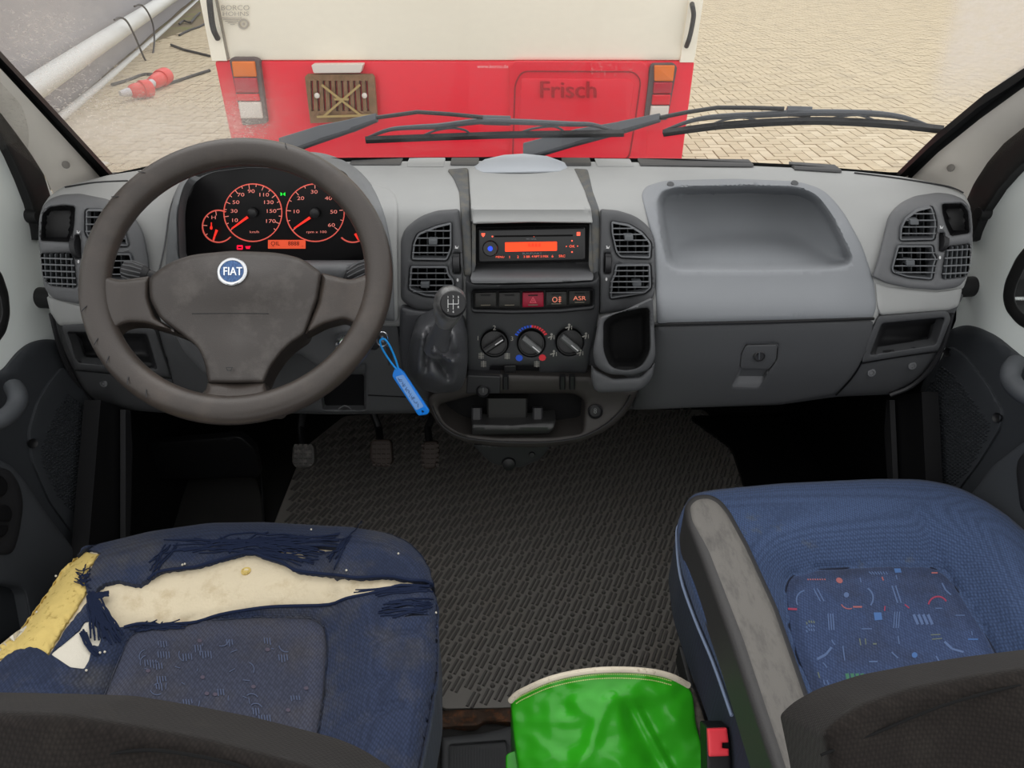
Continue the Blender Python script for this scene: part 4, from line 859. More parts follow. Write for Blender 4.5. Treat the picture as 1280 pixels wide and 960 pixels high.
# ---- doors ----
M_glassd = bpy.data.materials.new('side_glass'); M_glassd.use_nodes = True; q = M_glassd.node_tree; q.nodes.clear()
o1 = q.nodes.new('ShaderNodeOutputMaterial'); a1 = q.nodes.new('ShaderNodeBsdfTransparent'); a1.inputs[0].default_value = (.8, .82, .82, 1); b1 = q.nodes.new('ShaderNodeBsdfGlossy'); b1.inputs['Roughness'].default_value = .02; c1 = q.nodes.new('ShaderNodeMixShader'); c1.inputs[0].default_value = .06
q.links.new(a1.outputs[0], c1.inputs[1]); q.links.new(b1.outputs[0], c1.inputs[2]); q.links.new(c1.outputs[0], o1.inputs[0])
def door(s, nm, frame, win, rub_in, seal, panel, grille, mesh, screws, pull, pocketp, switch, extra, plugs):
    S0 = onX(s*.80); S1 = onX(s*.785); out = (s*.03, 0, 0)
    d = thing(nm, (s*.8, .9, .2), kind='structure')
    obj('door_frame', geo(frame, S0, 14, thick=out, holes=[rub_in]), M_body, d)
    obj('window_rubber', geo(win, near(S0, .006), 8, 3, .006, out, holes=[rub_in]), M_rub, d)
    obj('window_glass', geo(rub_in, onX(s*.812), 0, thick=(s*.004, 0, 0)), M_glassd, d)
    obj('door_seal', geo(seal, onX(s*.782), 6, 5, .012, (s*.012, 0, 0)), M_rub, d, ang=60)
    P_ = rnd(panel, 10)
    obj('door_panel', geo(P_, S1, 10, 10, .03, (s*.04, 0, 0), hf=lambda x, y: -.012*sm(0, 1, .5)), M_door, d, ang=60)
    gp = rnd(grille, 8)
    gpo = obj('grille_panel', geo(gp, near(S1, .003), 8, 2, .003, (s*.012, 0, 0)), mat('grille_panel_dark', (56, 59, 63), .6, .35, .35, 1200), d)
    # woven speaker mesh: small raised cells
    mp = rnd(mesh, 6); g = G(); a = np.array(mp); x0, y0 = a.min(0); x1, y1 = a.max(0); st = 6.4; r_ = 0
    y = y0
    while y < y1:
        x = x0+(st/2 if r_ % 2 else 0)
        while x < x1:
            if inside([(x, y)], mp)[0] and pdist([(x, y)], mp)[0] > 1:
                S_ = near(S1, .0032); c = near(S1, .0072)(x, y-.5); k = len(g.v)
                g.add([S_(x-3.0, y), S_(x, y-1.9), S_(x+3.0, y), S_(x, y+1.9), c], [(0, 1, 4), (1, 2, 4), (2, 3, 4), (3, 0, 4)])
            x += st
        y += 2.3; r_ += 1
    obj('speaker_mesh', g, M_door, gpo, kind='stuff', smooth=False)
    for x, y in screws: obj('screw', lathe([(.008, 0), (.008, .003), (.005, .001), (.001, .001)], near(S1, .003)(x, y), (-s, -.3, .2), 14), M_blk, gpo)
    obj('pull_handle', tube(crv([tuple(onX(s*xx)(x, y)) for x, y, xx in pull], 4, False), .0135, 12), M_doorL, d)
    Pp = rnd(pocketp, 6)
    obj('door_pocket', geo(Pp, onX(s*.765), 8, 6, .01, (s*.04, 0, 0)), M_doorL, d)
    if switch:
        sb = obj('switch_bezel', geo(rnd(switch, 10), onX(s*.757), 6, 6, .01, (s*.02, 0, 0)), M_dk, d)
        for p_ in extra:
            obj('window_switch', geo(rnd(p_, 5), onX(s*.752), 3, 2, .003, (s*.01, 0, 0)), M_blk, sb)
    for (x, y, rx, dx) in plugs:
        r_ = rx*1.12/F; obj('rubber_stop', lathe([(r_, 0), (r_, dx*.7), (r_*.85, dx), (r_*.1, dx)], S0(x, y), (-s, -.15, 0), 20), M_rub, d)
door(-1, 'door_1', [(-160, 60), (0, 130), (40, 190), (70, 250), (74, 300), (74, 400), (100, 450), (60, 500), (-160, 560)],
     rnd([(-160, 280), (-30, 312), (2, 340), (11, 367), (13, 393), (8, 415), (-6, 434), (-60, 452), (-160, 462)], 8), rnd([(-160, 296), (-40, 326), (-10, 350), (0, 370), (3, 392), (-2, 408), (-16, 422), (-66, 438), (-160, 446)], 8),
     [(-100, 62), (0, 139), (19, 165), (38, 191), (55, 218), (63, 245), (66, 285), (56, 300), (48, 300), (46, 285), (38, 255), (26, 224), (14, 197), (0, 169), (-100, 98)],
     [(-160, 480), (0, 464), (19, 440), (34, 428), (53, 423), (72, 424), (78, 437), (94, 472), (116, 503), (131, 518), (132, 560), (127, 600), (112, 690), (90, 760), (-160, 900)],
     [(79, 457), (60, 480), (47, 503), (36, 541, 10), (41, 578), (62.5, 628), (97, 675), (107, 678, 4), (116, 650), (127, 590), (130, 530), (112, 500), (94, 474)],
     [(84, 490), (108, 510), (124, 531), (125, 575), (109, 640), (94, 646), (69, 619), (49, 574), (52, 556), (66, 520)], [(40, 554.5), (104.5, 658)],
     [(-40, 535, .77), (-12, 528, .745), (6, 522, .735), (20, 508, .735), (22, 494, .74), (17, 484, .76)],
     [(-160, 560), (0, 575), (14, 582), (30, 600), (60, 645), (98, 694, 3), (62, 745), (40, 790), (30, 735, 10), (0, 730), (-160, 730)],
     [(-60, 584), (0, 584), (13, 588), (25, 606), (29.5, 631), (24, 668), (16, 693), (-60, 695)], [[(-24, 632), (10, 631), (16, 640), (14, 652), (-24, 652)], [(-24, 656), (12, 656), (8, 668), (-4, 674), (-24, 674)], [(-18, 594), (2, 594), (10, 604), (9, 616), (0, 622), (-18, 622)]],
     [(35, 270, 9, .02), (50, 372, 14, .05)])
door(1, 'door_2', [(1440, 90), (1280, 150), (1240, 190), (1205, 250), (1200, 300), (1195, 400), (1175, 450), (1230, 500), (1440, 560)],
     rnd([(1440, 250), (1300, 286), (1270, 322), (1256, 352), (1253, 372), (1257, 388), (1272, 406), (1310, 425), (1440, 440)], 8), rnd([(1440, 264), (1306, 300), (1284, 330), (1271, 356), (1268, 372), (1272, 384), (1284, 396), (1316, 410), (1440, 424)], 8),
     [(1380, 96), (1280, 158), (1255, 178), (1235, 201), (1217, 228), (1208, 250), (1205, 290), (1212, 302), (1217, 300), (1220, 290), (1230, 267), (1250, 237), (1265, 220), (1280, 205), (1380, 150)],
     [(1440, 520), (1280, 446), (1247, 419), (1223, 408), (1206, 405), (1188, 411), (1185, 419), (1177, 448), (1152, 478), (1146, 523), (1150, 600), (1170, 680), (1220, 760), (1440, 860)],
     [(1186, 431), (1206, 444), (1235, 482), (1253, 515, 8), (1250, 535), (1223, 579), (1200, 609), (1180, 640), (1164, 620), (1152, 560), (1151, 500), (1160, 480), (1178, 452)],
     [(1177, 456), (1188, 461), (1217, 499), (1238, 529), (1235, 547), (1212, 588), (1193, 609), (1170, 604), (1160, 590), (1155, 540), (1158, 486)], [(1185.5, 440.5), (1247.6, 522)],
     [(1310, 505, .77), (1292, 498, .745), (1276, 490, .735), (1264, 476, .735), (1264, 463, .74), (1270, 454, .76)],
     [(1440, 540), (1280, 552), (1241, 582), (1214, 618, 3), (1240, 680), (1440, 760)],
     [(1340, 556), (1284, 562), (1272, 574), (1270, 590), (1276, 640), (1340, 650)], [], [(1235.5, 266, 9, .02), (1216, 358, 14, .05)])
# sills at the footwell
for s, nm, p1, p2 in ((-1, 'trim_6', [(126, 500), (160, 512), (162, 560), (160, 690), (108, 700), (112, 670)], [(157, 512), (163, 512), (166, 560), (163, 680), (157, 690)]), (1, 'trim_7', [(1152, 490), (1116, 495), (1112, 540), (1118, 640), (1160, 660)], [(1112, 500), (1108, 500), (1105, 540), (1112, 640), (1118, 640)])):
    obj(nm, geo(p1, onX(s*.74), 0, thick=(s*.03, 0, 0)), M_blk, loc=(s*.74, 1.1, .2), kind='structure')
    obj('trim_8', geo(p2, onX(s*.725), 0, 2, .002, (s*.01, 0, 0)), M_dk, loc=(s*.73, 1.1, .2), kind='structure')
# ---------------- steering wheel ----------------
WC = Vector((-.376, .904, .8655)); be = .813; ya = .12
Wn = Vector((math.sin(ya)*math.cos(be), -math.cos(be)*math.cos(ya), math.sin(be)))
Wu = Vector((0, 0, 1)).cross(Wn).normalized(); Wv = Wn.cross(Wu)
SW = onP(WC, Wn)
sw = thing('steering_wheel', WC-Wn*.08, 'worn grey-brown four-spoke steering wheel with round emblem', 'steering wheel')
g = tube([WC+(Wu*math.cos(a)+Wv*math.sin(a))*.19 for a in [2*math.pi*k/96 for k in range(96)]], .0195, 18, None, True)
obj('rim', g, M_wheel, sw)
hub = [(186, 347, 8), (209, 329, 14), (240, 318, 14), (290, 313.5), (347, 315.5, 14), (378, 323, 12), (402, 341, 5), (397, 372), (381, 418, 6), (357, 434, 14), (338, 460, 14), (330, 479, 3), (260, 479, 3), (256, 453, 14), (247, 433, 12), (231, 421, 8), (200, 398, 6), (187, 374, 8)]
def hubh(x, y):
    h = -.012+.022*math.exp(-(((x-295)/95)**2+((y-352)/34)**2))
    h += .010*math.exp(-((x-295)/26)**2)*sm(400, 440, y)
    return h
TB = tuple(-Wn*.04)
obj('hub_pad', geo(rnd(hub, 6), SW, 5, 5, .010, TB, hubh), M_hub, sw, ang=60)
obj('hub_groove', tube([near(SW, hubh(x, 392)+.0002)(x, 392-.3*math.sin((x-240)/96*3.14)) for x in range(240, 337, 6)], .0006, 6), M_blk, sw)
def spoke(poly, cx, hf_): obj('spoke', geo(rnd(poly, 5), SW, 5, 6, .012, tuple(-Wn*.022), hf_), M_wheel, sw, ang=60)
spoke([(122, 330), (134, 346, 8), (150, 350, 8), (187, 345, 3), (186, 372), (194, 397, 4), (233, 422, 4), (209, 412.5), (181, 404.5), (162, 404, 6), (149, 408, 8), (140, 418, 4), (118, 400)], 0, lambda x, y: .010-.024*sm(130, 190, x))
spoke([(468, 330), (459, 343, 8), (438, 350, 8), (402, 341, 3), (396, 380), (380, 419, 4), (407, 405), (430, 399, 6), (444, 406, 8), (453, 418, 4), (474, 400)], 0, lambda x, y: .010-.024*sm(460, 400, x))
spoke([(259.5, 478, 2), (331, 478, 2), (334, 490, 8), (350, 500, 8), (362, 504), (350, 520), (240, 520), (226, 502), (242, 496, 8), (256, 490, 8)], 0, lambda x, y: -.010+.022*sm(478, 505, y))
ec = near(SW, .0115)(290.5, 340); er_ = 18.3*.98/F
em = obj('emblem_ring', lathe([(er_, -.002), (er_, .0022), (er_*.93, .0034), (er_*.80, .0028), (er_*.78, .0018), (er_*.1, .0018)], ec, Wn, 36), M_silver, sw, label='silver emblem ring')
obj('emblem_disc', lathe([(er_*.77, .0015), (er_*.77, .0026), (er_*.3, .0034), (.0005, .0036)], ec, Wn, 32), mat('emblem_blue', (38, 72, 120), .3, .5, c2=(60, 100, 150), cs=400), em, label='blue emblem disc')
SE = onP(ec+Wn*.0042, Wn)
obj('emblem_letters', text('FIAT', 290.5, 339.4, 14.5, SE, 0, sx=.84, g=text('FIAT', 291.0, 339.7, 14.5, SE, -.0001, sx=.84)), mat('emblem_white', (236, 240, 245), .3, .5), em)
hc = near(SW, .001)(286.5, 461)
obj('airbag_mark', geo([(282, 459), (291, 459), (289, 463.5), (284, 463.5)], near(SW, .0035), 0, thick=None, holes=[[(283.2, 459.8), (289.8, 459.8), (288.3, 462.6), (284.8, 462.6)]]), M_blk, sw)
for a_ in (2.25, 2.5, 3.35, 3.6, 3.75, 3.95, 4.1, 1.2):
    p = WC+(Wu*math.cos(a_)+Wv*math.sin(a_))*(.19+.004)+Wn*.0191
    q_ = p+(Wu*math.cos(a_+.6)+Wv*math.sin(a_+.6))*.010+Wn*-.0008
    obj('scuff', tube([p, (p+q_)/2+Wn*.0004, q_], .0006, 5), M_dk, sw)
# stalks, column shroud
def stalk(a, b, lab, ys):
    t = thing('control_stalk', a, lab, 'stalk', 'stalks behind the steering wheel')
    a = Vector(a); b = Vector(b); d = (b-a); L_ = d.length
    obj('arm', lathe([(.007, -.12), (.008, 0), (.009, .01)], a, d, 14), M_dk, t)
    g = lathe([(.009, 0), (.014, L_*.25), (.0155, L_*.6), (.013, L_*.9), (.006, L_)], a, d, 20)
    obj('grip', g, M_dk, t)
    u = d.normalized().orthogonal().normalized(); w = d.normalized().cross(u)
    g = G()
    for k in range(14):
        an = 2*math.pi*k/14; e = u*math.cos(an)+w*math.sin(an); tube([a+d*.2+e*.0132, a+d*.6+e*.0158, a+d*.88+e*.0135], .0011, 5, g)
    obj('grip_ribs', g, M_mid, t)
SY = onY(.99)
stalk(SY(186, 344), SY(152, 336), 'ribbed indicator stalk poking out left of the steering wheel hub', 1)
stalk(SY(432, 350), SY(470, 332), 'ribbed wiper stalk behind the right spoke of the steering wheel', 1)
sc = thing('steering_column', (-.34, 1.05, .62), 'dark grey steering column shroud with ignition lock behind the wheel', 'steering column')
obj('shroud', geo(rnd([(240, 330), (440, 330), (440, 398, 6), (447, 410, 8), (452, 426, 8), (440, 452, 10), (402, 462, 10), (372, 440), (330, 470), (258, 470), (230, 440), (210, 400)], 8), onY(lambda x, y: 1.0+.03*sm(400, 470, y)), 10, 9, .03, (0, .13, -.05), hf=lambda x, y: .02*math.exp(-((x-425)/22)**2)), M_mid, sc, ang=60)
ig = SY(436, 426)+Vector((0, -.012, 0))
obj('ignition_lock', lathe([(.019, -.01), (.019, .004), (.016, .006), (.013, .002), (.002, .002)], ig, (.35, -1, .1), 24), M_silver, sc, label='metal ignition lock')
# knee panel below the column
dp('knee_panel', [(197, 412), (240, 425), (380, 430), (470, 404), (498, 406), (505, 470), (536, 502), (536, 514), (420, 516), (330, 514), (219, 489)], -.004, M_low, 6, 4, .006, 10, (0, .03, 0), [rnd([(398, 468), (457, 455), (457, 512), (404, 512)], 3)])
dp('fuse_bay', [(396, 455), (460, 450), (460, 514), (396, 514)], -.03, M_blk, 0, 0, 0, 0, (0, .02, 0))
line([(460, 494), (500, 496), (534, 497)], -.001, .0012, M_blk)
obj('bay_latch', tube(crv([tuple(near(SD, -.002)(x, y)) for x, y in [(423, 511), (431, 507), (439, 511)]], 4, False), .0012, 6), M_mid, dash)
# ---------------- gear lever ----------------
M_lea = mat('leatherette_black', (70, 71, 74), .32, .5, .4, 260, .05, 20)
gl_ = thing('gear_lever', onY(1.0)(548, 480), 'gear lever with chrome-topped knob and black leather boot', 'gear lever')
obj('boot_base', geo(rnd([(500, 383, 6), (520, 388), (560, 390), (581, 398, 6), (584, 471, 8), (575, 494, 8), (536, 503, 10), (520, 494, 10), (504, 472, 8), (499, 430)], 5), near(SD, .02), 8, 5, .008, (0, .05, 0)), M_lea, gl_, ang=60)
Yb = onY(lambda x, y: 1.005)
bp = rnd([(534, 402, 8), (548, 398, 6), (566, 402, 8), (577, 412, 8), (583, 430, 10), (584, 468, 10), (575, 489, 8), (545, 492), (528, 487, 8), (511, 470, 8), (509, 443, 10), (517, 412, 10)], 5)
def sd0(x, y, x0, y0, x1, y1):
    dx, dy = x1-x0, y1-y0; t = max(0, min(1, ((x-x0)*dx+(y-y0)*dy)/(dx*dx+dy*dy))); return math.hypot(x-x0-t*dx, y-y0-t*dy)
def booth(x, y):
    d = pdist([(x, y)], bp)[0]; b = .05*(1-(1-min(1, d/30))**2)+.012*sm(470, 410, y)
    w_ = sm(0, 16, d)
    for (x0, y0, x1, y1, am, wd) in ((528, 408, 520, 480, .010, 7), (552, 404, 540, 440, .008, 6), (570, 410, 578, 470, .009, 6), (545, 440, 566, 452, .012, 6), (566, 452, 572, 478, .010, 6), (530, 462, 560, 482, .006, 9)): b += 2*w_*am*math.exp(-(sd0(x, y, x0, y0, x1, y1)/wd)**2)
    for (x0, y0, x1, y1, am, wd) in ((536, 412, 532, 462, .008, 4), (560, 410, 554, 436, .008, 4), (548, 450, 560, 470, .010, 5), (574, 440, 566, 444, .006, 4)): b -= 2*w_*am*math.exp(-(sd0(x, y, x0, y0, x1, y1)/wd)**2)
    return b
obj('boot', geo(bp, Yb, 3, 3, .006, (0, .04, 0), booth), M_lea, gl_, ang=70)
kb = onY(.925)(563, 381); kt = onY(.905)(567, 355); kd = Vector((.10, -.35, 1)).normalized()
st0 = onY(.955)(548, 424)
obj('boot_collar', tube([st0-Vector((.005, -.01, .02)), st0, onY(.935)(556, 404)], [.022, .017, .013], 16), M_lea, gl_)
kdir = (onY(.905)(568, 357)-onY(.94)(556, 408)).normalized(); k0 = onY(.94)(556, 406)
g = lathe([(.010, -.006), (.0135, .002), (.016, .012), (.0205, .028), (.0235, .044), (.0235, .056), (.0205, .066), (.014, .073), (.006, .076)], k0, kdir, 26)
obj('knob', g, mat('knob_grey_metal', (110, 110, 110), .28, .6, metal=.2, c2=(70, 70, 70), cs=30), gl_)
cn = Vector((.08, -.82, .56)).normalized(); cc = onY(.915)(567, 379)+cn*-.004
obj('shift_pattern_cap', lathe([(.0185, -.012), (.0185, .0015), (.017, .003), (.001, .0035)], near(onY(.9), 0)(566.5, 379.5), cn, 28), M_blk, gl_)
SKn = onP(onY(.9)(566.5, 379.5)+cn*.0045, cn); g = G()
for a, b in (((560, 374), (560, 385)), ((566.5, 374), (566.5, 387)), ((573, 374), (573, 380)), ((560, 380), (573, 380))): bar(SKn(*a), SKn(*b), .0007, .0004, cn, g)
for s_, x, y in (('1', 560, 371.5), ('3', 566.5, 371), ('5', 573, 371.5), ('2', 560, 388), ('4', 566.5, 390), ('R', 573, 384)): text(s_, x, y, 4, SKn, 0, g=g)
obj('shift_pattern', g, M_icon, gl_)
# ---------------- key with tag ----------------
M_tag = mat('tag_blue', (20, 132, 236), .4, .4); M_tagp = mat('tag_paper', (120, 168, 232), .6); M_cord = mat('cord_blue', (20, 150, 232), .45)
kt_ = thing('ignition_key', SY(470, 428), 'ignition key on a metal split ring beside the steering wheel', 'key')
SK2 = onY(.955)
obj('key_head', geo(rnd([(455, 420), (474, 423), (476, 432), (470, 438), (455, 436)], 3), onY(.97), 0, 1, .001, (0, .01, 0)), M_blk, kt_)
obj('split_ring', tube([SK2(478+7*math.cos(a), 424+9*math.sin(a)) for a in [2*math.pi*k/24 for k in range(24)]], .0011, 6, None, True), M_silver, kt_)
obj('ring_tab', geo(rnd([(476, 420.5), (479, 420), (480, 428), (477, 428)], 1), near(SK2, .004), 0, thick=(0, .002, 0)), M_silver, kt_)
obj('small_key', geo(rnd([(482, 433), (490, 434), (491, 450), (486, 458), (483, 445)], 2), onY(.962), 0, thick=(0, .003, 0)), M_dk, kt_)
tg = thing('key_tag', SK2(474, 428), 'blue plastic key tag with paper label hanging from the key', 'key tag')
St = onY(lambda x, y: .95-.02*sm(440, 520, y))
obj('loop', tube([St(x, y) for x, y in crv([(496, 462), (488, 452), (479, 438), (475, 428), (477, 424), (482, 425), (488, 434), (494, 448), (498, 461)], 4, False)], .0016, 8), M_cord, tg)
obj('tag_body', geo(rnd([(494, 459, 2), (499, 461), (505, 466, 2), (537, 514, 2), (534, 518, 2), (523, 519.5, 2), (490, 470, 3)], 1.5), St, 4, 1, .001, (0, .003, 0), holes=[rnd([(526.5, 513.6), (529, 513), (530, 516), (527.5, 516.6)], .6)]), M_tag, tg)
obj('paper_label', geo(rnd([(494, 471), (504, 468), (530, 508), (520, 513)], 2), near(St, .0012), 4, thick=None), M_tagp, tg)
g = G(); random.seed(3)
for i in range(22):
    t_ = i/22; x = 499+t_*25+random.uniform(-1, 1); y = 474+t_*35+random.uniform(-1, 1); a = random.uniform(0, 3.1); l_ = random.uniform(1.2, 2.6)
    bar(near(St, .0016)(x-math.cos(a)*l_, y-math.sin(a)*l_), near(St, .0016)(x+math.cos(a)*l_, y+math.sin(a)*l_), .0006, .0004, (0, -1, 0), g)
obj('handwriting', g, mat('ink', (50, 70, 120), .6), tg)
# ---------------- pedals ----------------
M_ped = mat('pedal_rubber', (66, 64, 62), .6, .4, .3, 300, c2=(96, 92, 88), cs=60); M_ped2 = mat('pedal_rubber_brown', (58, 48, 43), .6, .4, .3, 300)
for lab, poly, m, top in (('clutch pedal, leftmost, with a light worn corner', [(366, 555, 6), (393, 555, 6), (394, 580, 5), (384, 586), (370, 585, 5), (365, 578)], M_ped, (380, 505)),
                     ('brown-black brake pedal, middle one of the three', [(463, 550, 6), (489, 549, 6), (491, 578, 4), (484, 584), (470, 583, 4), (462, 574)], M_ped2, (460, 500)),
                     ('narrow brown accelerator pedal at the right of the three', [(530, 552, 3), (547, 551, 3), (549, 566), (544, 586, 4), (530, 587, 4), (526, 572)], M_ped2, (545, 510))):
    Sp_ = onP(onY(1.27)(poly[0][0], 570), (0, -.8, .6)); p = thing('pedal', Sp_(poly[0][0]+12, 585), lab, 'pedal', 'foot pedals')
    obj('pad', geo(rnd(poly, 3), Sp_, 4, 3, .006, (0, .014, -.01)), m, p)
    cx = sum(q[0] for q in poly)/len(poly)
    g = G()
    for i in range(5):
        for j in range(4): x = cx-9+j*6; y = 557+i*6; geo([(x-2, y-1.5), (x+2, y-1.5), (x+2, y+1.5), (x-2, y+1.5)], near(Sp_, .0015), 0, thick=(0, .002, 0), g=g)
    obj('tread', g, m, p)
    obj('arm', tube([near(Sp_, -.012)(cx, 562), onY(1.36)(cx-3, 535), onY(1.40)(*top), Vector((onY(1.40)(*top).x, 1.803, onY(1.40)(*top).z-.02))], .009, 10), M_blk, p)
# ---------------- floor coverings ----------------
Z0 = onZ(.006)
fm = thing('floor_mat', (.1, .95, 0), 'large black ribbed rubber floor mat between and in front of the seats', 'mat')
mpoly = [(330, 690), (348, 640), (380, 560), (430, 520), (560, 512), (880, 512), (915, 550), (940, 610), (960, 700), (950, 860), (900, 880), (553, 886), (549, 872), (480, 800)]
obj('base', geo(rnd(mpoly, 6), Z0, 40, 2, .002, (0, 0, -.006)), M_mat, fm)
mw = [Z0(x, y) for x, y in mpoly]; m2 = [(p.x, p.y) for p in mw]
aa = math.radians(24); U = (math.sin(aa), math.cos(aa)); V_ = (math.cos(aa), -math.sin(aa))
g = G(); cells = []
for i in range(-60, 70):
    for j in range(-60, 60):
        px_ = i*.0215; py_ = j*.052+(i % 3)*.0173
        x = .1+V_[0]*px_+U[0]*py_; y = .95+V_[1]*px_+U[1]*py_; cells.append((x, y))
ins = inside(cells, m2)&(pdist(cells, m2) > .014)
def wpt(x, y, du, dv, z): return (x+U[0]*du+V_[0]*dv, y+U[1]*du+V_[1]*dv, z)
for (x, y), k in zip(cells, ins):
    if not k: continue
    for dv in (-.0048, .0048):
        v = [wpt(x, y, a, dv+b, .006) for a, b in ((-.017, -.0032), (.017, -.0032), (.017, .0032), (-.017, .0032))]+[wpt(x, y, a, dv+b, .0098) for a, b in ((-.016, -.0019), (.016, -.0019), (.016, .0019), (-.016, .0019))]
        g.add(v, [(4, 5, 6, 7), (0, 1, 5, 4), (1, 2, 6, 5), (2, 3, 7, 6), (3, 0, 4, 7)])
    c = wpt(x, y, .026, 0, 0); n_ = 7
    v = [(c[0]+.0055*math.cos(6.283*q/n_), c[1]+.0055*math.sin(6.283*q/n_), .006) for q in range(n_)]+[(c[0]+.0038*math.cos(6.283*q/n_), c[1]+.0038*math.sin(6.283*q/n_), .0112) for q in range(n_)]
    g.add(v, [tuple(range(n_, 2*n_))]+[(q, (q+1) % n_, n_+(q+1) % n_, n_+q) for q in range(n_)])
obj('raised_ribs', g, mat('mat_rib_rubber', (96, 93, 90), .38, .45, .15, 700, .1, 9), fm, kind='stuff', ang=20)
dm = thing('footwell_mat', Z0(255, 640), 'smooth black rubber footrest mat in the driver footwell', 'mat')
Sfr = onP(Z0(250, 660), (0, -.35, 1))
obj('sheet', geo(rnd([(182, 600), (320, 596), (327, 620), (330, 662), (250, 668), (176, 676)], 8), near(Sfr, .01), 14, 3, .004, (0, 0, -.012), hf=lambda x, y: .003*math.sin(x*.06)*math.cos(y*.09)), M_floor, dm)
obj('back_sheet', geo(rnd([(184, 555), (300, 545), (318, 560), (326, 596), (182, 600)], 6), near(onY(1.3), 0), 14, 3, .004, (0, .02, 0)), M_blk, dm)
obj('edge', tube([near(Sfr, .014)(x, y) for x, y in crv([(318, 560), (325, 585), (328, 620), (330, 660)], 4, False)], .002, 6), M_dk, dm)
obj('trim_9', geo(rnd([(860, 520), (1100, 515), (1115, 640), (940, 640), (915, 560)], 10), onZ(.02), 20, 6, .01, (0, 0, -.025)), M_blk, loc=(.5, 1.2, 0), kind='structure')
# sill strip and tray behind the mat
obj('trim_10', geo(rnd([(520, 892), (560, 888), (662, 884), (668, 902), (604, 904), (596, 908), (560, 909), (520, 912)], 3), onZ(lambda x, y: .012), 5, 4, .008, (0, 0, -.02), hf=lambda x, y: .008*math.sin(x*.11)*math.sin(y*.3)), mat('rusty_strip', (74, 58, 48), .8, .3, .6, 90, c2=(112, 74, 50), cs=50, ct=(.5, .65)), loc=(-.02, .75, 0), kind='structure')
ft = thing('floor_tray', onZ(0)(600, 950), 'black ribbed plastic tray on the floor beside the green bag', 'tray')
obj('rim', geo(rnd([(552, 921, 4), (600, 917), (652, 905), (656, 1020), (550, 1020)], 4), onZ(.012), 8, 4, .008, (0, 0, -.012), holes=[rnd([(562, 931), (632, 926), (640, 1010), (562, 1010)], 3)]), M_low, ft)
obj('plate', geo([(560, 928), (640, 924), (642, 1012), (560, 1012)], onZ(.002), 0, thick=(0, 0, -.004)), M_low, ft)
g = G()
for i in range(20): bar(onZ(.004)(565+i*3.6, 934), onZ(.004)(565+i*3.6, 1006), .0024, .004, (0, 0, 1), g)
obj('ribs', g, M_low, ft, kind='stuff')
for s, nm in ((-1, 'wall_left'), (1, 'wall_right')):
    obj(nm, rb(min(s*.84, s*.88), -.3, -.05, max(s*.84, s*.88), 1.85, .70, b=.004), M_blk, loc=(s*.86, .6, 0), kind='structure')

for s in (-1, 1): obj('light_block_end', rb(min(s*.74, s*.87), 1.22, .60, max(s*.74, s*.87), 1.5, .832, b=.01), M_blk, loc=(s*.8, 1.3, .6), kind='structure')  # unseen boxes added to block light leaking past the dashboard ends
# ---------------- seats ----------------
def fabric(name, c, c2=None, cs=20, ct=(.55, .7), bump=.5, scale=330, rough=.9, print_=0):
    m = mat(name, c, rough, .15, 0, var=.10, vs_=7, c2=c2, cs=cs, ct=ct, sheen=.06)
    n = m.node_tree; b = n.nodes['Principled BSDF']; L = n.links.new
    t = n.nodes.new('ShaderNodeTexCoord'); v = n.nodes.new('ShaderNodeTexVoronoi'); v.inputs['Scale'].default_value = scale; mp = n.nodes.new('ShaderNodeMapping'); mp.inputs['Rotation'].default_value = (0, 0, .5); mp.inputs['Scale'].default_value = (1, .6, 1)
    v.inputs['Randomness'].default_value = .25
    L(t.outputs['Object'], mp.inputs[0]); L(mp.outputs[0], v.inputs['Vector']); u = n.nodes.new('ShaderNodeBump'); u.inputs['Strength'].default_value = bump; u.inputs['Distance'].default_value = .001; u.invert = True
    if True:
        src_ = b.inputs['Base Color'].links[0].from_socket; mr = n.nodes.new('ShaderNodeMapRange'); mr.inputs[1].default_value = .0; mr.inputs[2].default_value = .7; mr.inputs[3].default_value = 1.28; mr.inputs[4].default_value = .62; L(v.outputs['Distance'], mr.inputs[0])
        vm = n.nodes.new('ShaderNodeVectorMath'); vm.operation = 'SCALE'; L(src_, vm.inputs[0]); L(mr.outputs[0], vm.inputs['Scale']); L(vm.outputs[0], b.inputs['Base Color'])
    L(v.outputs['Distance'], u.inputs['Height']); L(u.outputs[0], b.inputs['Normal']); return m
M_fab = fabric('seat_fabric_blue', (62, 78, 110), (84, 86, 80), 9, (.62, .74))
M_fabd = fabric('seat_fabric_worn', (44, 53, 76), (68, 69, 75), 9, (.48, .68))
M_fabn = fabric('seat_fabric_navy', (28, 38, 64), None)
M_side = fabric('seat_side_navy', (30, 38, 58), None, bump=.2)
M_ins = fabric('seat_insert_blue', (58, 72, 104), (54, 62, 84), 10, (.45, .7), .25)
M_insd = fabric('seat_insert_grey', (60, 64, 80), (68, 68, 76), 10, (.45, .65), .25)
M_foam = mat('foam_cream', (210, 197, 170), .95, .1, .9, 320, .05, 30, c2=(192, 176, 146), cs=40, ct=(.5, .7))
M_foamy = mat('foam_crumbly_yellow', (206, 182, 112), .95, .1, 1.0, 160, .10, 60, c2=(156, 132, 72), cs=90, ct=(.56, .68))
M_foamw = mat('foam_white', (206, 200, 186), .95, .1, .6, 320)
M_back = fabric('seat_back_brown', (30, 26, 24), (37, 33, 30), 25, (.5, .7), .35, 420)
M_thr = mat('thread_navy', (30, 38, 60), .9, .1)
DN = (0, 0, -.13)
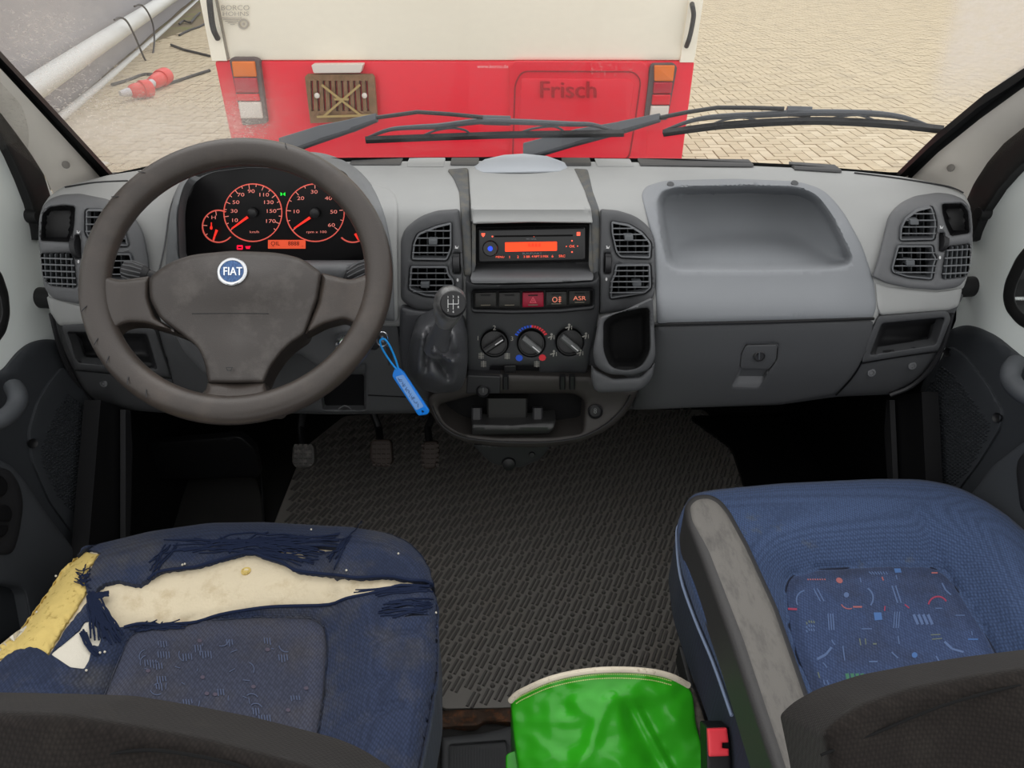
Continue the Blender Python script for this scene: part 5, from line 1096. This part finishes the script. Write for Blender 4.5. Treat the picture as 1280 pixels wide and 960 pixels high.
# ---- passenger seat ----
ps = thing('passenger_seat', (.55, .55, 0), 'blue fabric passenger seat with patterned insert and padded armrest', 'seat')
Zp = .50
c_out = [(846, 655, 10), (855, 632, 14), (866, 617, 10), (892, 612, 14), (978, 604), (1097, 598.5), (1156, 599, 20), (1200, 609, 20), (1252, 637, 30), (1300, 680, 30), (1370, 800), (1400, 1080), (985, 1080), (950, 960), (895, 814), (871, 758), (853, 706)]
c_out = rnd(c_out, 12)
ins_p = rnd([(982, 738, 10), (988, 721, 10), (1022, 713), (1110, 707.5), (1160, 708, 14), (1182, 718, 14), (1199, 742, 20), (1226, 785), (1262, 850, 10), (1290, 960), (1040, 960), (1022, 884, 6), (997, 822), (988, 790)], 6)
def hp(x, y):
    d = pdist([(x, y)], ins_p)[0]; i = inside([(x, y)], ins_p)[0]
    if i: return -.008+.004*sm(0, 30, d)
    h = .046*(1-math.exp(-(d/38)**2))-.012*math.exp(-(d/7)**2)
    if x > 1150: h += .022*sm(0, 90, d)*sm(1150, 1260, x)
    h -= .006*math.exp(-(((x-1150)*.93-(y-640)*.36)/7)**2)*sm(622, 650, y)*sm(860, 800, y)
    return h
SP = onZ(Zp)
obj('cushion', geo(c_out, SP, 9, 26, .035, (0, 0, -.012), hp, extra=[p for dd in (-6, -14, -24, -36) for p in resamp(inset(ins_p, dd), 9)]), M_fab, ps, ang=70)
insert = obj('insert', geo(inset(ins_p, .5), near(SP, .0015), 8, 2, .002, (0, 0, -.012), hp), M_ins, ps, ang=60)
obj('side_bolster', geo([(x, y) for x, y in c_out], near(SP, -.05), 0, thick=(0, 0, -.12)), M_side, ps)
pl_ = tube([near(SP, .002)(x, y)+Vector((-.001, 0, -.024)) for x, y in crv([(866, 622), (853, 640), (849, 656), (854, 706), (872, 758), (896, 814), (920, 880)], 4, False)], .0022, 6)
obj('piping', pl_, mat('piping_pale', (120, 134, 160), .8), ps)
obj('seat_base', rbox(.33, .16, 0, .80, .80, .37, b=.02), M_blk, ps)
obj('slide_rail', geo(rnd([(848, 806), (853, 808), (866, 850), (886, 907), (893, 930), (884, 930), (868, 880)], 2), onZ(.30), 0, 1, .002, (0, 0, -.04)), M_dk, ps)
obj('insert_seam', tube([near(SP, .001+hp(x, y))(x, y) for x, y in crv(inset(ins_p, -.6)[::2], 1)], .0013, 6, None, True), mat('seam_navy', (22, 28, 46), .9), ps)
# woven motifs of the insert
motifs = {}
def mo(col, poly): motifs.setdefault(col, []).append(poly)
def seg(x0, y0, x1, y1, w=.9):
    dx, dy = x1-x0, y1-y0; l = math.hypot(dx, dy) or 1; nx_, ny_ = -dy/l*w, dx/l*w; return [(x0+nx_, y0+ny_), (x1+nx_, y1+ny_), (x1-nx_, y1-ny_), (x0-nx_, y0-ny_)]
def Q(x, y): return (960+x/4, 690+y/4)
def qseg(col, x0, y0, x1, y1, w=.9): a = Q(x0, y0); b = Q(x1, y1); mo(col, seg(*a, *b, w))
def qarc(col, cx, cy, r, a0, a1, w=1.2):
    c = Q(cx, cy); n_ = 8
    for i in range(n_):
        A0 = math.radians(a0+(a1-a0)*i/n_); A1 = math.radians(a0+(a1-a0)*(i+1)/n_); mo(col, seg(c[0]+r*math.cos(A0), c[1]+r*math.sin(A0), c[0]+r*math.cos(A1), c[1]+r*math.sin(A1), w))
PB, OR, RD, GN, LB, YG = 'pale_blue', 'orange', 'red', 'green', 'light_blue', 'yellow_green'
for i in range(7): qseg(PB, 505+i*14, 98, 520+i*13, 112, .6)
mo(LB, [Q(630, 82), Q(662, 82), Q(668, 102), Q(636, 104)]); mo(LB, [Q(528, 302), Q(566, 302), Q(572, 338), Q(534, 342)])
mo(GN, [Q(1068, 546), Q(1104, 542), Q(1112, 568), Q(1078, 576)]); mo(LB, ell(*Q(733, 515), 3.6, 3.6, 10)); mo(GN, ell(*Q(770, 604), 4.2, 4.4, 10)); mo(PB, ell(*Q(392, 214), 3.4, 3.4, 10)); mo(OR, ell(*Q(357, 142), 4.4, 3.4, 10, .5))
for i in range(8): qseg(OR, 198+i*12, 134, 203+i*12, 140, .7)
for o_ in (0, 18): qseg(PB, 228+o_, 182, 262+o_, 246, .7); qseg(PB, 620+o_, 168, 648+o_, 254, .8)
for o_ in (0, 12, 24): qseg(PB, 634+o_, 298, 628+o_, 380, .6); qseg(PB, 300+o_, 308, 306+o_, 390, .7)
for i in range(4): qseg(PB, 728+i*24, 312, 750+i*24, 362, 1.7)
qarc(PB, 190, 240, 12, 150, 260, .9); qarc(PB, 470, 230, 14, -60, 40, 1.0); qarc(RD, 850, 270, 12, 190, 330, 1.0); qseg(RD, 100, 284, 145, 286, 1.3); qseg(OR, 425, 274, 470, 274, 1.0); qseg(RD, 585, 270, 583, 294, .7); qseg(RD, 684, 262, 706, 280, .7)
qarc(OR, 405, 240, 11, 70, 150, .6); qseg(OR, 570, 124, 577, 142, .8); qseg(OR, 818, 104, 848, 104, .9)
qseg(PB, 870, 155, 888, 190, .9); qseg(PB, 888, 190, 915, 214, .9); qseg(PB, 838, 281, 870, 281, .6); qseg(PB, 938, 316, 985, 316, .6)
for i in range(4):
    for j in range(3): qseg(YG if j == 0 else PB, 192+i*12, 350+j*20-8*i % 9, 196+i*12, 362+j*20-8*i % 9, .8)
qseg(PB, 468, 384, 520, 384, .6); qseg(YG, 458, 432, 464, 466, .7); qseg(YG, 486, 432, 490, 462, .6); qseg(YG, 525, 459, 543, 459, .9); qseg(PB, 318, 440, 334, 464, .7)
qseg(YG, 814, 414, 862, 412, .6); qseg(YG, 820, 436, 870, 432, .6); qseg(PB, 882, 448, 920, 484, 1.5); qseg(PB, 920, 484, 978, 500, 1.3)
qseg(PB, 245, 536, 290, 512, 1.6); qseg(PB, 290, 512, 318, 476, 1.4); qseg(PB, 374, 470, 384, 542, .7); qseg(PB, 618, 500, 650, 530, .8); qseg(PB, 505, 548, 548, 547, .8); qseg(PB, 650, 420, 656, 460, .7)
for i in range(4): mo(GN, [Q(386+i*25, 608), Q(404+i*25, 606), Q(408+i*25, 632), Q(392+i*25, 636)])
for i in range(7): qseg(YG, 940+i*16, 590-i*3, 944+i*16, 578-i*3, .6)
qseg(PB, 275, 552, 296, 578, .7); qseg(PB, 278, 640, 284, 664, .7); qseg(PB, 296, 640, 302, 664, .7); qseg(PB, 545, 708, 598, 668, 1.3); qseg(LB, 466, 690, 510, 702, 1.5)
for i in range(6): qseg(PB, 632+i*15, 648-(i % 3)*8, 634+i*15, 656-(i % 3)*8, .6)
qseg(PB, 645, 600, 668, 634, .7); qseg(PB, 325, 690, 350, 748, .6); qseg(LB, 1000, 436, 1050, 436, .9); qseg(PB, 1018, 396, 1022, 416, .7); qseg(PB, 840, 520, 858, 550, .8)
qseg(YG, 250, 600, 258, 630, .8); qseg(PB, 460, 128, 466, 152, .7); qseg(PB, 640, 116, 646, 136, .7)
mcol = {PB: (84, 101, 136), OR: (148, 92, 94), RD: (140, 62, 84), GN: (66, 108, 88), LB: (72, 102, 150), YG: (96, 104, 98)}
Sins = lambda x, y: near(SP, .0022+hp(x, y))(x, y)
for c, ps_ in motifs.items():
    g = G()
    for p_ in ps_:
        q_ = [a for a in p_ if True]
        if all(inside(q_, ins_p)): geo(q_, Sins, 0, thick=None, g=g)
    if g.v: obj('woven_motif', g, mat('motif_'+c, mcol[c], .9, .1), insert, kind='stuff')
M_stain = mat('stain_olive', (86, 88, 84), .95, .1, c2=(64, 78, 112), cs=60, ct=(.35, .6))
# armrest
SA = lambda x, y: onZ(.585)(x, y)
arm_ = rnd([(855, 632, 8), (866, 620, 10), (885, 617.5, 8), (900, 624, 10), (913, 640), (935, 680), (972, 760), (1012, 873), (1046, 985), (1070, 1080), (1005, 1080), (962, 960), (910, 800), (874, 699), (857, 655)], 6)
M_armw = mat('armrest_worn', (100, 97, 93), .6, .35, .5, 500, .05, 20, c2=(72, 70, 68), cs=26, ct=(.48, .75), stretch=(3, 1, 1))
ar = obj('armrest', geo(arm_, SA, 6, 13, .020, (0, 0, -.055)), mat('armrest_dark', (52, 51, 51), .55, .4, .4, 600), ps, ang=60)
at_ = rnd([(860, 633, 8), (869, 623, 8), (884, 620, 8), (898, 626, 10), (911, 642), (933, 682), (969, 760), (1008, 873), (1042, 985), (1065, 1080), (1020, 1080), (980, 960), (927, 800), (884, 690), (864, 652)], 5)
obj('armrest_top', geo(at_, near(SA, .0012), 6, 6, .006, (0, 0, -.012), hf=lambda x, y: -.020*(1-math.sqrt(max(0, 1-(1-min(13, pdist([(x, y)], arm_)[0])/13)**2)))), M_armw, ar, label='worn pale grey top of the armrest', ang=60)
# seat back (passenger)
def seatback(par, top, bot, t0, m, seam, nm='backrest'):
    poly = top+bot; S_ = onP(onT(t0)(*top[len(top)//2]), (0, -.62, .78) if False else (0, -.75, .66))
    P_ = rnd(poly, 14)
    b_ = obj(nm, geo(P_, S_, 8, 20, .022, (0, .05, -.06), hf=lambda x, y: .004*math.sin(x*.02)), m, par, ang=70)
    obj('seam', tube([near(S_, .0005)(x, y) for x, y in crv(seam, 5, False)], .0010, 6), M_void, b_)
    return b_
seatback(ps, [(1024, 915, 6), (1042, 897, 12), (1077, 877), (1137, 857), (1216, 842), (1290, 831), (1420, 815)], [(1420, 1120), (1060, 1120), (1038, 980)], .50, M_back, [(1026, 944), (1050, 934), (1097, 915), (1140, 897), (1176, 883), (1230, 867), (1300, 850)])
# ---- driver seat ----
ds = thing('driver_seat', (-.36, .5, 0), 'torn blue driver seat with cream and yellow foam showing through', 'seat')
Zd = .50; SDr = onZ(Zd)
d_out = rnd([(96, 698, 8), (118, 681, 10), (188, 664), (262, 653.5), (328, 652.5), (437, 658.5), (485, 666, 14), (514, 680, 16), (533, 703, 16), (542, 728, 14), (546, 760), (546, 840), (534, 905), (523, 960), (505, 1080), (-140, 1080), (-140, 900), (0, 812), (22, 795), (48, 760), (78, 716)], 10)
ins_d = rnd([(160, 797, 12), (176, 787, 12), (245, 776.5), (324, 771), (390, 772.5, 14), (406, 783, 10), (409, 810, 10), (404, 874), (390, 960), (376, 1080), (60, 1080), (96, 960), (131, 869), (149, 825)], 8)
creases = [((405, 869), (482, 846)), ((455, 800), (530, 786)), ((430, 905), (500, 880)), ((395, 745), (540, 735)), ((20, 865), (110, 850)), ((0, 885), (100, 868))]
def sd_(x, y, a, b):
    a = np.array(a); b = np.array(b); p = np.array((x, y)); t = np.clip(((p-a)@(b-a))/((b-a)@(b-a)), 0, 1); return np.hypot(*(p-a-t*(b-a)))
def hd(x, y):
    d = pdist([(x, y)], ins_d)[0]
    if inside([(x, y)], ins_d)[0]: return -.004+.003*sm(0, 30, d)
    h = .034*(1-math.exp(-(d/40)**2))-.010*math.exp(-(d/7)**2)
    if x > 420: h += .010*sm(0, 60, d)
    for a, b in creases: h -= .0045*math.exp(-(sd_(x, y, a, b)/4.5)**2)
    return h
def hfoam(x, y): return hd(x, y)-.012
exd = [p for dd in (-6, -14, -24, -36) for p in resamp(inset(ins_d, dd), 9)]
base_poly = inset(d_out, 3)
obj('foam_core', geo(base_poly, SDr, 9, 22, .03, (0, 0, -.015), hfoam, extra=[p for p in exd if inside([p], base_poly)[0]]), M_foam, ds, ang=70)
tear_up = [(185, 724), (196, 716), (215, 711), (240, 709), (246, 708), (273, 700), (307, 690.5), (318, 690.5), (331, 696), (353, 702.5), (371, 713), (406, 717), (427, 719.7), (446, 722), (485, 720), (512, 725), (531, 726), (541, 731)]
coverA = [(96, 694), (104, 683), (118, 681), (188, 664), (262, 653.5), (328, 652.5), (437, 658.5), (485, 666), (505, 674), (514, 680), (527, 693), (535, 706), (542, 728), (544.5, 738)]+tear_up[::-1]+[(175, 731), (160, 729), (147, 726), (130, 730), (122.5, 736), (116, 749), (108, 741), (107, 726), (113, 711), (120, 699), (126, 691), (112, 687)]
holeA = [rnd([(342, 689), (352, 686), (374, 686), (385, 697), (366, 700)], 2), rnd([(381, 684.5), (400, 683), (417, 684.5), (424, 688), (398, 690)], 2)]
random.seed(5)
def ragged(pts, a=.9): return [(x+random.uniform(-a, a), y+random.uniform(-a, a)) for x, y in pts]
def S_cov(S0, hfun): return S0
def hcov(x, y):
    d = pdist([(x, y)], d_out)[0]; return hd(x, y)-(.035*(1-math.sqrt(max(0, 1-(1-min(d, 26)/26)**2))) if d < 26 else 0)
covA = resamp(coverA, 4); covA = [(x, y) if (y < 700 and pdist([(x, y)], d_out)[0] < 2) else (x+random.uniform(-.8, .8), y+random.uniform(-.8, .8)) for x, y in covA]
cA = obj('front_cover', geo(covA, SDr, 6, 2.5, .003, (0, 0, -.02), hcov, holes=holeA), M_fabd, ds, ang=70, label='dark blue front strip of the torn cover')
tear_lo = [(545, 744), (536, 733.5), (501, 732), (480, 737), (459, 742), (432, 748), (411, 755.5), (369, 757), (339, 758), (308, 762), (273, 769), (246, 777), (220, 780), (200, 781), (185, 779), (172, 779.5), (155, 784), (148, 784), (140, 775), (125, 759), (119, 751), (112, 749), (97, 768), (81, 788), (61, 819), (50, 811), (38, 809), (22, 812), (10, 818), (0, 826), (-60, 850), (-140, 900), (-140, 1080)]
coverB = tear_lo+[(508, 1080), (526, 960), (537.5, 905), (548, 840), (548, 760)]
covB = resamp(coverB, 5); covB = [(x, y) if pdist([(x, y)], d_out)[0] < 2 or y > 900 else (x+random.uniform(-.8, .8), y+random.uniform(-.8, .8)) for x, y in covB]
holeB = [rnd([(64, 818), (100, 788.5, 3), (106, 778, 3), (113, 777, 3), (121, 785), (126, 800, 3), (123, 808), (116, 806), (111, 826), (105, 836), (88, 834)], 2), rnd([(479, 763), (495, 756), (521, 751.5), (518, 754), (497, 760)], 1), rnd([(506, 771), (515, 767), (536, 769), (515, 769.5)], .8)]
obj('seat_cover', geo(covB, SDr, 7, 2.5, .003, (0, 0, -.015), hcov, holes=holeB+[inset(ins_d, 1)], extra=[p for p in exd if inside([p], covB)[0] and not any(inside([p], h)[0] or pdist([p], h)[0] < 2 for h in holeB) and pdist([p], covB)[0] > 3]), M_fabd, ds, ang=70)
ind = obj('insert', geo(inset(ins_d, .8), near(SDr, -.001), 9, 3, .004, (0, 0, -.01), hd), M_insd, ds, ang=60)
obj('crumbled_foam', geo(ragged(resamp([(104, 690), (124, 692.5), (111, 712), (106, 725), (110, 738), (100, 756), (80, 786), (60, 820), (38, 812), (22, 814), (0, 825), (-30, 838), (-30, 825), (0, 806), (22, 792), (46, 758), (57, 743), (77, 713), (92, 699)], 5), 1), near(SDr, 0), 4, 6, .008, (0, 0, -.03), hf=lambda x, y: hcov(x, y)-.003+.004*noise.noise(Vector((x*.13, y*.13, 0)))+.003*noise.noise(Vector((x*.4, y*.4, 3)))), M_foamy, ds, ang=80, label='crumbling yellow foam at the left edge of the cushion')
obj('white_foam', geo(inset(holeB[0], -1), near(SDr, 0), 5, thick=(0, 0, -.01), hf=lambda x, y: hcov(x, y)-.003), M_foamw, ds)
obj('foam_corner', geo([(-20, 826), (0, 806), (20, 790), (42, 776), (45, 782), (26, 800), (16, 810), (0, 822)], near(SDr, 0), 6, thick=(0, 0, -.02), hf=lambda x, y: hcov(x, y)-.006), M_foamw, ds)
obj('foam_pit', lathe([(.0065, -.002), (.0068, .0012), (.0055, .0016), (.004, .0002), (.0006, .0002)], near(SDr, hfoam(307.5, 714))(307.5, 714), (0, 0, 1), 14), M_foamy, ds)
# frayed threads
def sc_(x, y, h=.002): return near(SDr, hcov(x, y)+h)(x, y)
g = G()
def strand(p, q, sag=0, r_=.0009, wob=3, h=.002):
    n_ = 7; pts = []
    for i in range(n_+1):
        t = i/n_; x = p[0]+(q[0]-p[0])*t+random.uniform(-1, 1)*wob*math.sin(math.pi*t)*.5; y = p[1]+(q[1]-p[1])*t+random.uniform(-1, 1)*wob*.35+sag*math.sin(math.pi*t); pts.append(sc_(x, y, h))
    tube([tuple(a) for a in crv([tuple(a) for a in pts], 2, False)], r_, 5, g)
for i in range(22): strand((random.uniform(195, 300), random.uniform(672, 692)), (random.uniform(320, 432), random.uniform(666, 692)), random.uniform(-5, 4), random.choice([.0009, .0014]), 9)
for i in range(12): strand((random.uniform(300, 330), random.uniform(680, 694)), (random.uniform(370, 400), random.uniform(694, 708)), random.uniform(-4, 2), .0010, 3)
for i in range(6): strand((random.uniform(430, 440), random.uniform(668, 672)), (random.uniform(408, 420), random.uniform(690, 716)), random.uniform(-3, 3), .0010, 3)
strand((436, 672), (452, 650), 0, .0007, 4, .004)
for i in range(8): strand((random.uniform(196, 222), random.uniform(676, 690)), (random.uniform(185, 196), random.uniform(700, 722)), random.uniform(-3, 3), .0010, 3)
for i in range(16): strand((random.uniform(106, 116), random.uniform(700, 735)), (random.uniform(90, 108), random.uniform(708, 728)), 2, .0008, 3)
for i in range(26): strand((random.uniform(108, 124), random.uniform(738, 752)), (random.uniform(112, 160), random.uniform(780, 806)), random.uniform(-6, 6), .0012, 4)
for i in range(8): strand((118, 744+random.uniform(-3, 3)), (136, 742+random.uniform(-4, 4)), random.uniform(-3, 3), .0012, 2)
for i in range(12): strand((random.uniform(440, 480), random.uniform(737, 745)), (random.uniform(520, 542), random.uniform(728, 740)), random.uniform(-3, 1), .0009, 2)
for i in range(16): strand((random.uniform(470, 500), random.uniform(752, 774)), (random.uniform(525, 542), random.uniform(748, 766)), random.uniform(-4, 0), .0009, 2)
for i in range(16): strand((random.uniform(160, 190), random.uniform(778, 790)), (random.uniform(180, 240), random.uniform(774, 784)), random.uniform(-3, 3), .0009, 3)
for i in range(6): strand((random.uniform(98, 108), random.uniform(784, 792)), (random.uniform(118, 124), random.uniform(812, 820)), random.uniform(4, 8), .0013, 1)
obj('frayed_threads', g, M_thr, ds, kind='stuff')
g = G()
for x, y in [(228, 706), (231, 705), (433, 713), (498, 692), (70, 720), (46, 765), (125, 816), (131, 815), (108, 838), (545, 766), (389, 662)]: lathe([(.001, -.001), (.0016, 0), (.001, .0014)], sc_(x, y, .003), (0, 0, 1), 6, g)
obj('foam_crumbs', g, M_foamw, ds, kind='stuff')
# dark rolled hem along the tear
for pts in (tear_up, tear_lo[1:17]): obj('rolled_hem', tube([sc_(x, y, .0015) for x, y in crv(ragged(pts, .5), 3, False)], .0021, 8), M_thr, ds)
# side and base
obj('side_bolster', geo(d_out, near(SDr, -.05), 0, thick=(0, 0, -.14)), M_side, ds)
obj('seat_base', rbox(-.66, .1, 0, -.13, .68, .34, b=.02), M_blk, ds)
# faint print on the insert
g = G(); g2 = G(); random.seed(11)
Si2 = lambda x, y: near(SDr, .0006+hd(x, y))(x, y)
for i in range(70):
    x = random.uniform(165, 395); y = random.uniform(795, 925); k = random.random()
    if not inside([(x, y)], inset(ins_d, 14))[0]: continue
    if k < .4:
        a = random.uniform(0, 3.1); L_ = random.uniform(3, 9); geo(seg(x, y, x+L_*math.cos(a), y+L_*math.sin(a), .5), Si2, 0, thick=None, g=g)
    elif k < .7:
        for j in range(random.randint(3, 5)): geo(seg(x+j*3.4, y, x+j*3.4+1, y+random.uniform(5, 10), .7), Si2, 0, thick=None, g=g)
    elif k < .85:
        for j in range(5): a0 = j*.35+i; geo(seg(x+9*math.cos(a0), y+9*math.sin(a0), x+9*math.cos(a0+.35), y+9*math.sin(a0+.35), .6), Si2, 0, thick=None, g=g)
    else: geo(ell(x, y, 3, 2.4, 8), Si2, 0, thick=None, g=g2)
obj('woven_motif', g, mat('motif_faint', (76, 84, 106), .9, .1), ind, kind='stuff'); obj('woven_motif', g2, mat('motif_faint_brown', (78, 72, 84), .9, .1), ind, kind='stuff')
seatback(ds, [(-160, 884), (0, 887), (87, 890), (175, 904), (262, 921), (328, 938), (385, 953, 20), (420, 968, 20)], [(470, 1000), (520, 1120), (-160, 1120)], .42, M_back, [(60, 962), (120, 946), (170, 938), (215, 940), (280, 952), (330, 968)])
# ---------------- green bag ----------------
M_bag = mat('bag_green', (52, 176, 30), .30, .5, .5, 16, .04, 6, coat=.3); M_bagd = mat('bag_binding', (214, 204, 184), .8, .2, .5, 300, c2=(150, 132, 108), cs=70, ct=(.58, .68))
bag = thing('bag', (.16, .55, 0), 'shiny green tarpaulin bag with cream binding between the seats', 'bag')
def SB(x, y):
    k = (y-838)/120; d = ray(x, y); return CAM+d*(1.0+.02*k)
bagp = rnd([(638, 875, 4), (653, 864), (687, 850), (727, 841), (770, 838), (813, 840.5), (840, 847), (860, 858, 4), (866, 868), (870, 905), (884, 960), (905, 1060), (660, 1060), (648, 960), (642, 920)], 8)
def hb(x, y):
    h = .035*math.sin(math.pi*min(1, max(0, (x-638)/235)))
    h -= .030*math.exp(-((((x-800)*.55-(y-895)*.30)/16)**2))*sm(868, 890, y)*sm(770, 790, x)
    h += .012*math.exp(-((((x-792)*.88-(y-880)*.47)/5)**2))*sm(868, 885, y)
    h += .008*math.exp(-((((x-760)*.9+(y-880)*.4)/10)**2))*sm(860, 875, y)-.008*math.exp(-(((x-705)/12)**2+((y-885)/10)**2))
    h += .008*noise.noise(Vector((x*.022, y*.03, 1)))+.003*noise.noise(Vector((x*.06, y*.07, 5)))
    return h
obj('front_panel', geo(bagp, SB, 4, 3, .004, (0, .05, -.22), hb), M_bag, bag, ang=80)
rim_ = [(638, 876), (645, 869), (655, 863), (687, 849), (727, 840), (770, 837), (813, 839.5), (840, 846), (861, 857)]
obj('binding', tube([near(SB, hb(x, y)+.001)(x, y) for x, y in crv(rim_, 5, False)], .0042, 10), M_bagd, bag)
for o_ in (5.5, 10.5):
    g = G(); P_ = resamp([(x, y+o_) for x, y in crv(rim_[1:-1], 6, False)], 3.2)[:int(len(resamp([(x, y+o_) for x, y in crv(rim_[1:-1], 6, False)], 3.2))*.5)]
    C_ = polyres([Vector((x, y+o_, 0)) for x, y in crv(rim_[1:-1], 6, False)], 76)
    for i in range(0, 75):
        a = C_[i]; b = C_[i].lerp(C_[i+1], .72); bar(near(SB, hb(a.x, a.y)+.002)(a.x, a.y), near(SB, hb(b.x, b.y)+.002)(b.x, b.y), .0014, .0006, (0, -.5, 1), g)
    obj('stitching', g, mat('stitch_green', (190, 214, 130), .7), bag)
obj('side_panel', geo(rnd([(860, 857), (868, 862), (878, 890), (886, 915), (896, 965), (905, 1010), (888, 1000), (878, 940), (868, 900), (864, 868)], 3), near(SB, -.012), 6, 3, .004, (0, .04, -.2)), mat('felt_grey', (112, 106, 98), .95, .1, .6, 200, c2=(80, 76, 70), cs=60), bag)
obj('side_gusset', geo(rnd([(632, 944, 4), (638, 940), (648, 938), (654, 1060), (632, 1060)], 3), near(SB, -.03), 6, 2, .003, (0, .04, -.2)), M_bag, bag)
# ---------------- buckle ----------------
bk = thing('seatbelt_buckle', onT(.93)(898, 965), 'seatbelt buckle with bright red release button beside the armrest', 'buckle')
Sb = onP(onT(.90)(898, 940), (0, -.75, .66))
obj('housing', geo(rnd([(882, 908, 3), (911, 908, 3), (914, 945), (916, 1010), (884, 1010), (883, 945)], 2), Sb, 4, 2, .003, (0, .02, -.02)), M_blk, bk)
obj('release_button', geo(rnd([(884, 911, 2), (909, 910, 2), (911, 928, 1), (903, 928.5, 1), (903, 935, 1), (911, 936, 1), (911.5, 945, 2), (886, 946, 2)], 1), near(Sb, .006), 4, 2, .003, (0, .006, -.006)), mat('button_red', (236, 62, 74), .4, .4), bk)
obj('latch_slot', geo(rnd([(903.5, 918), (911, 917), (911, 938), (903.5, 938)], 1), near(Sb, .002), 0, thick=(0, .004, -.004)), M_void, bk)
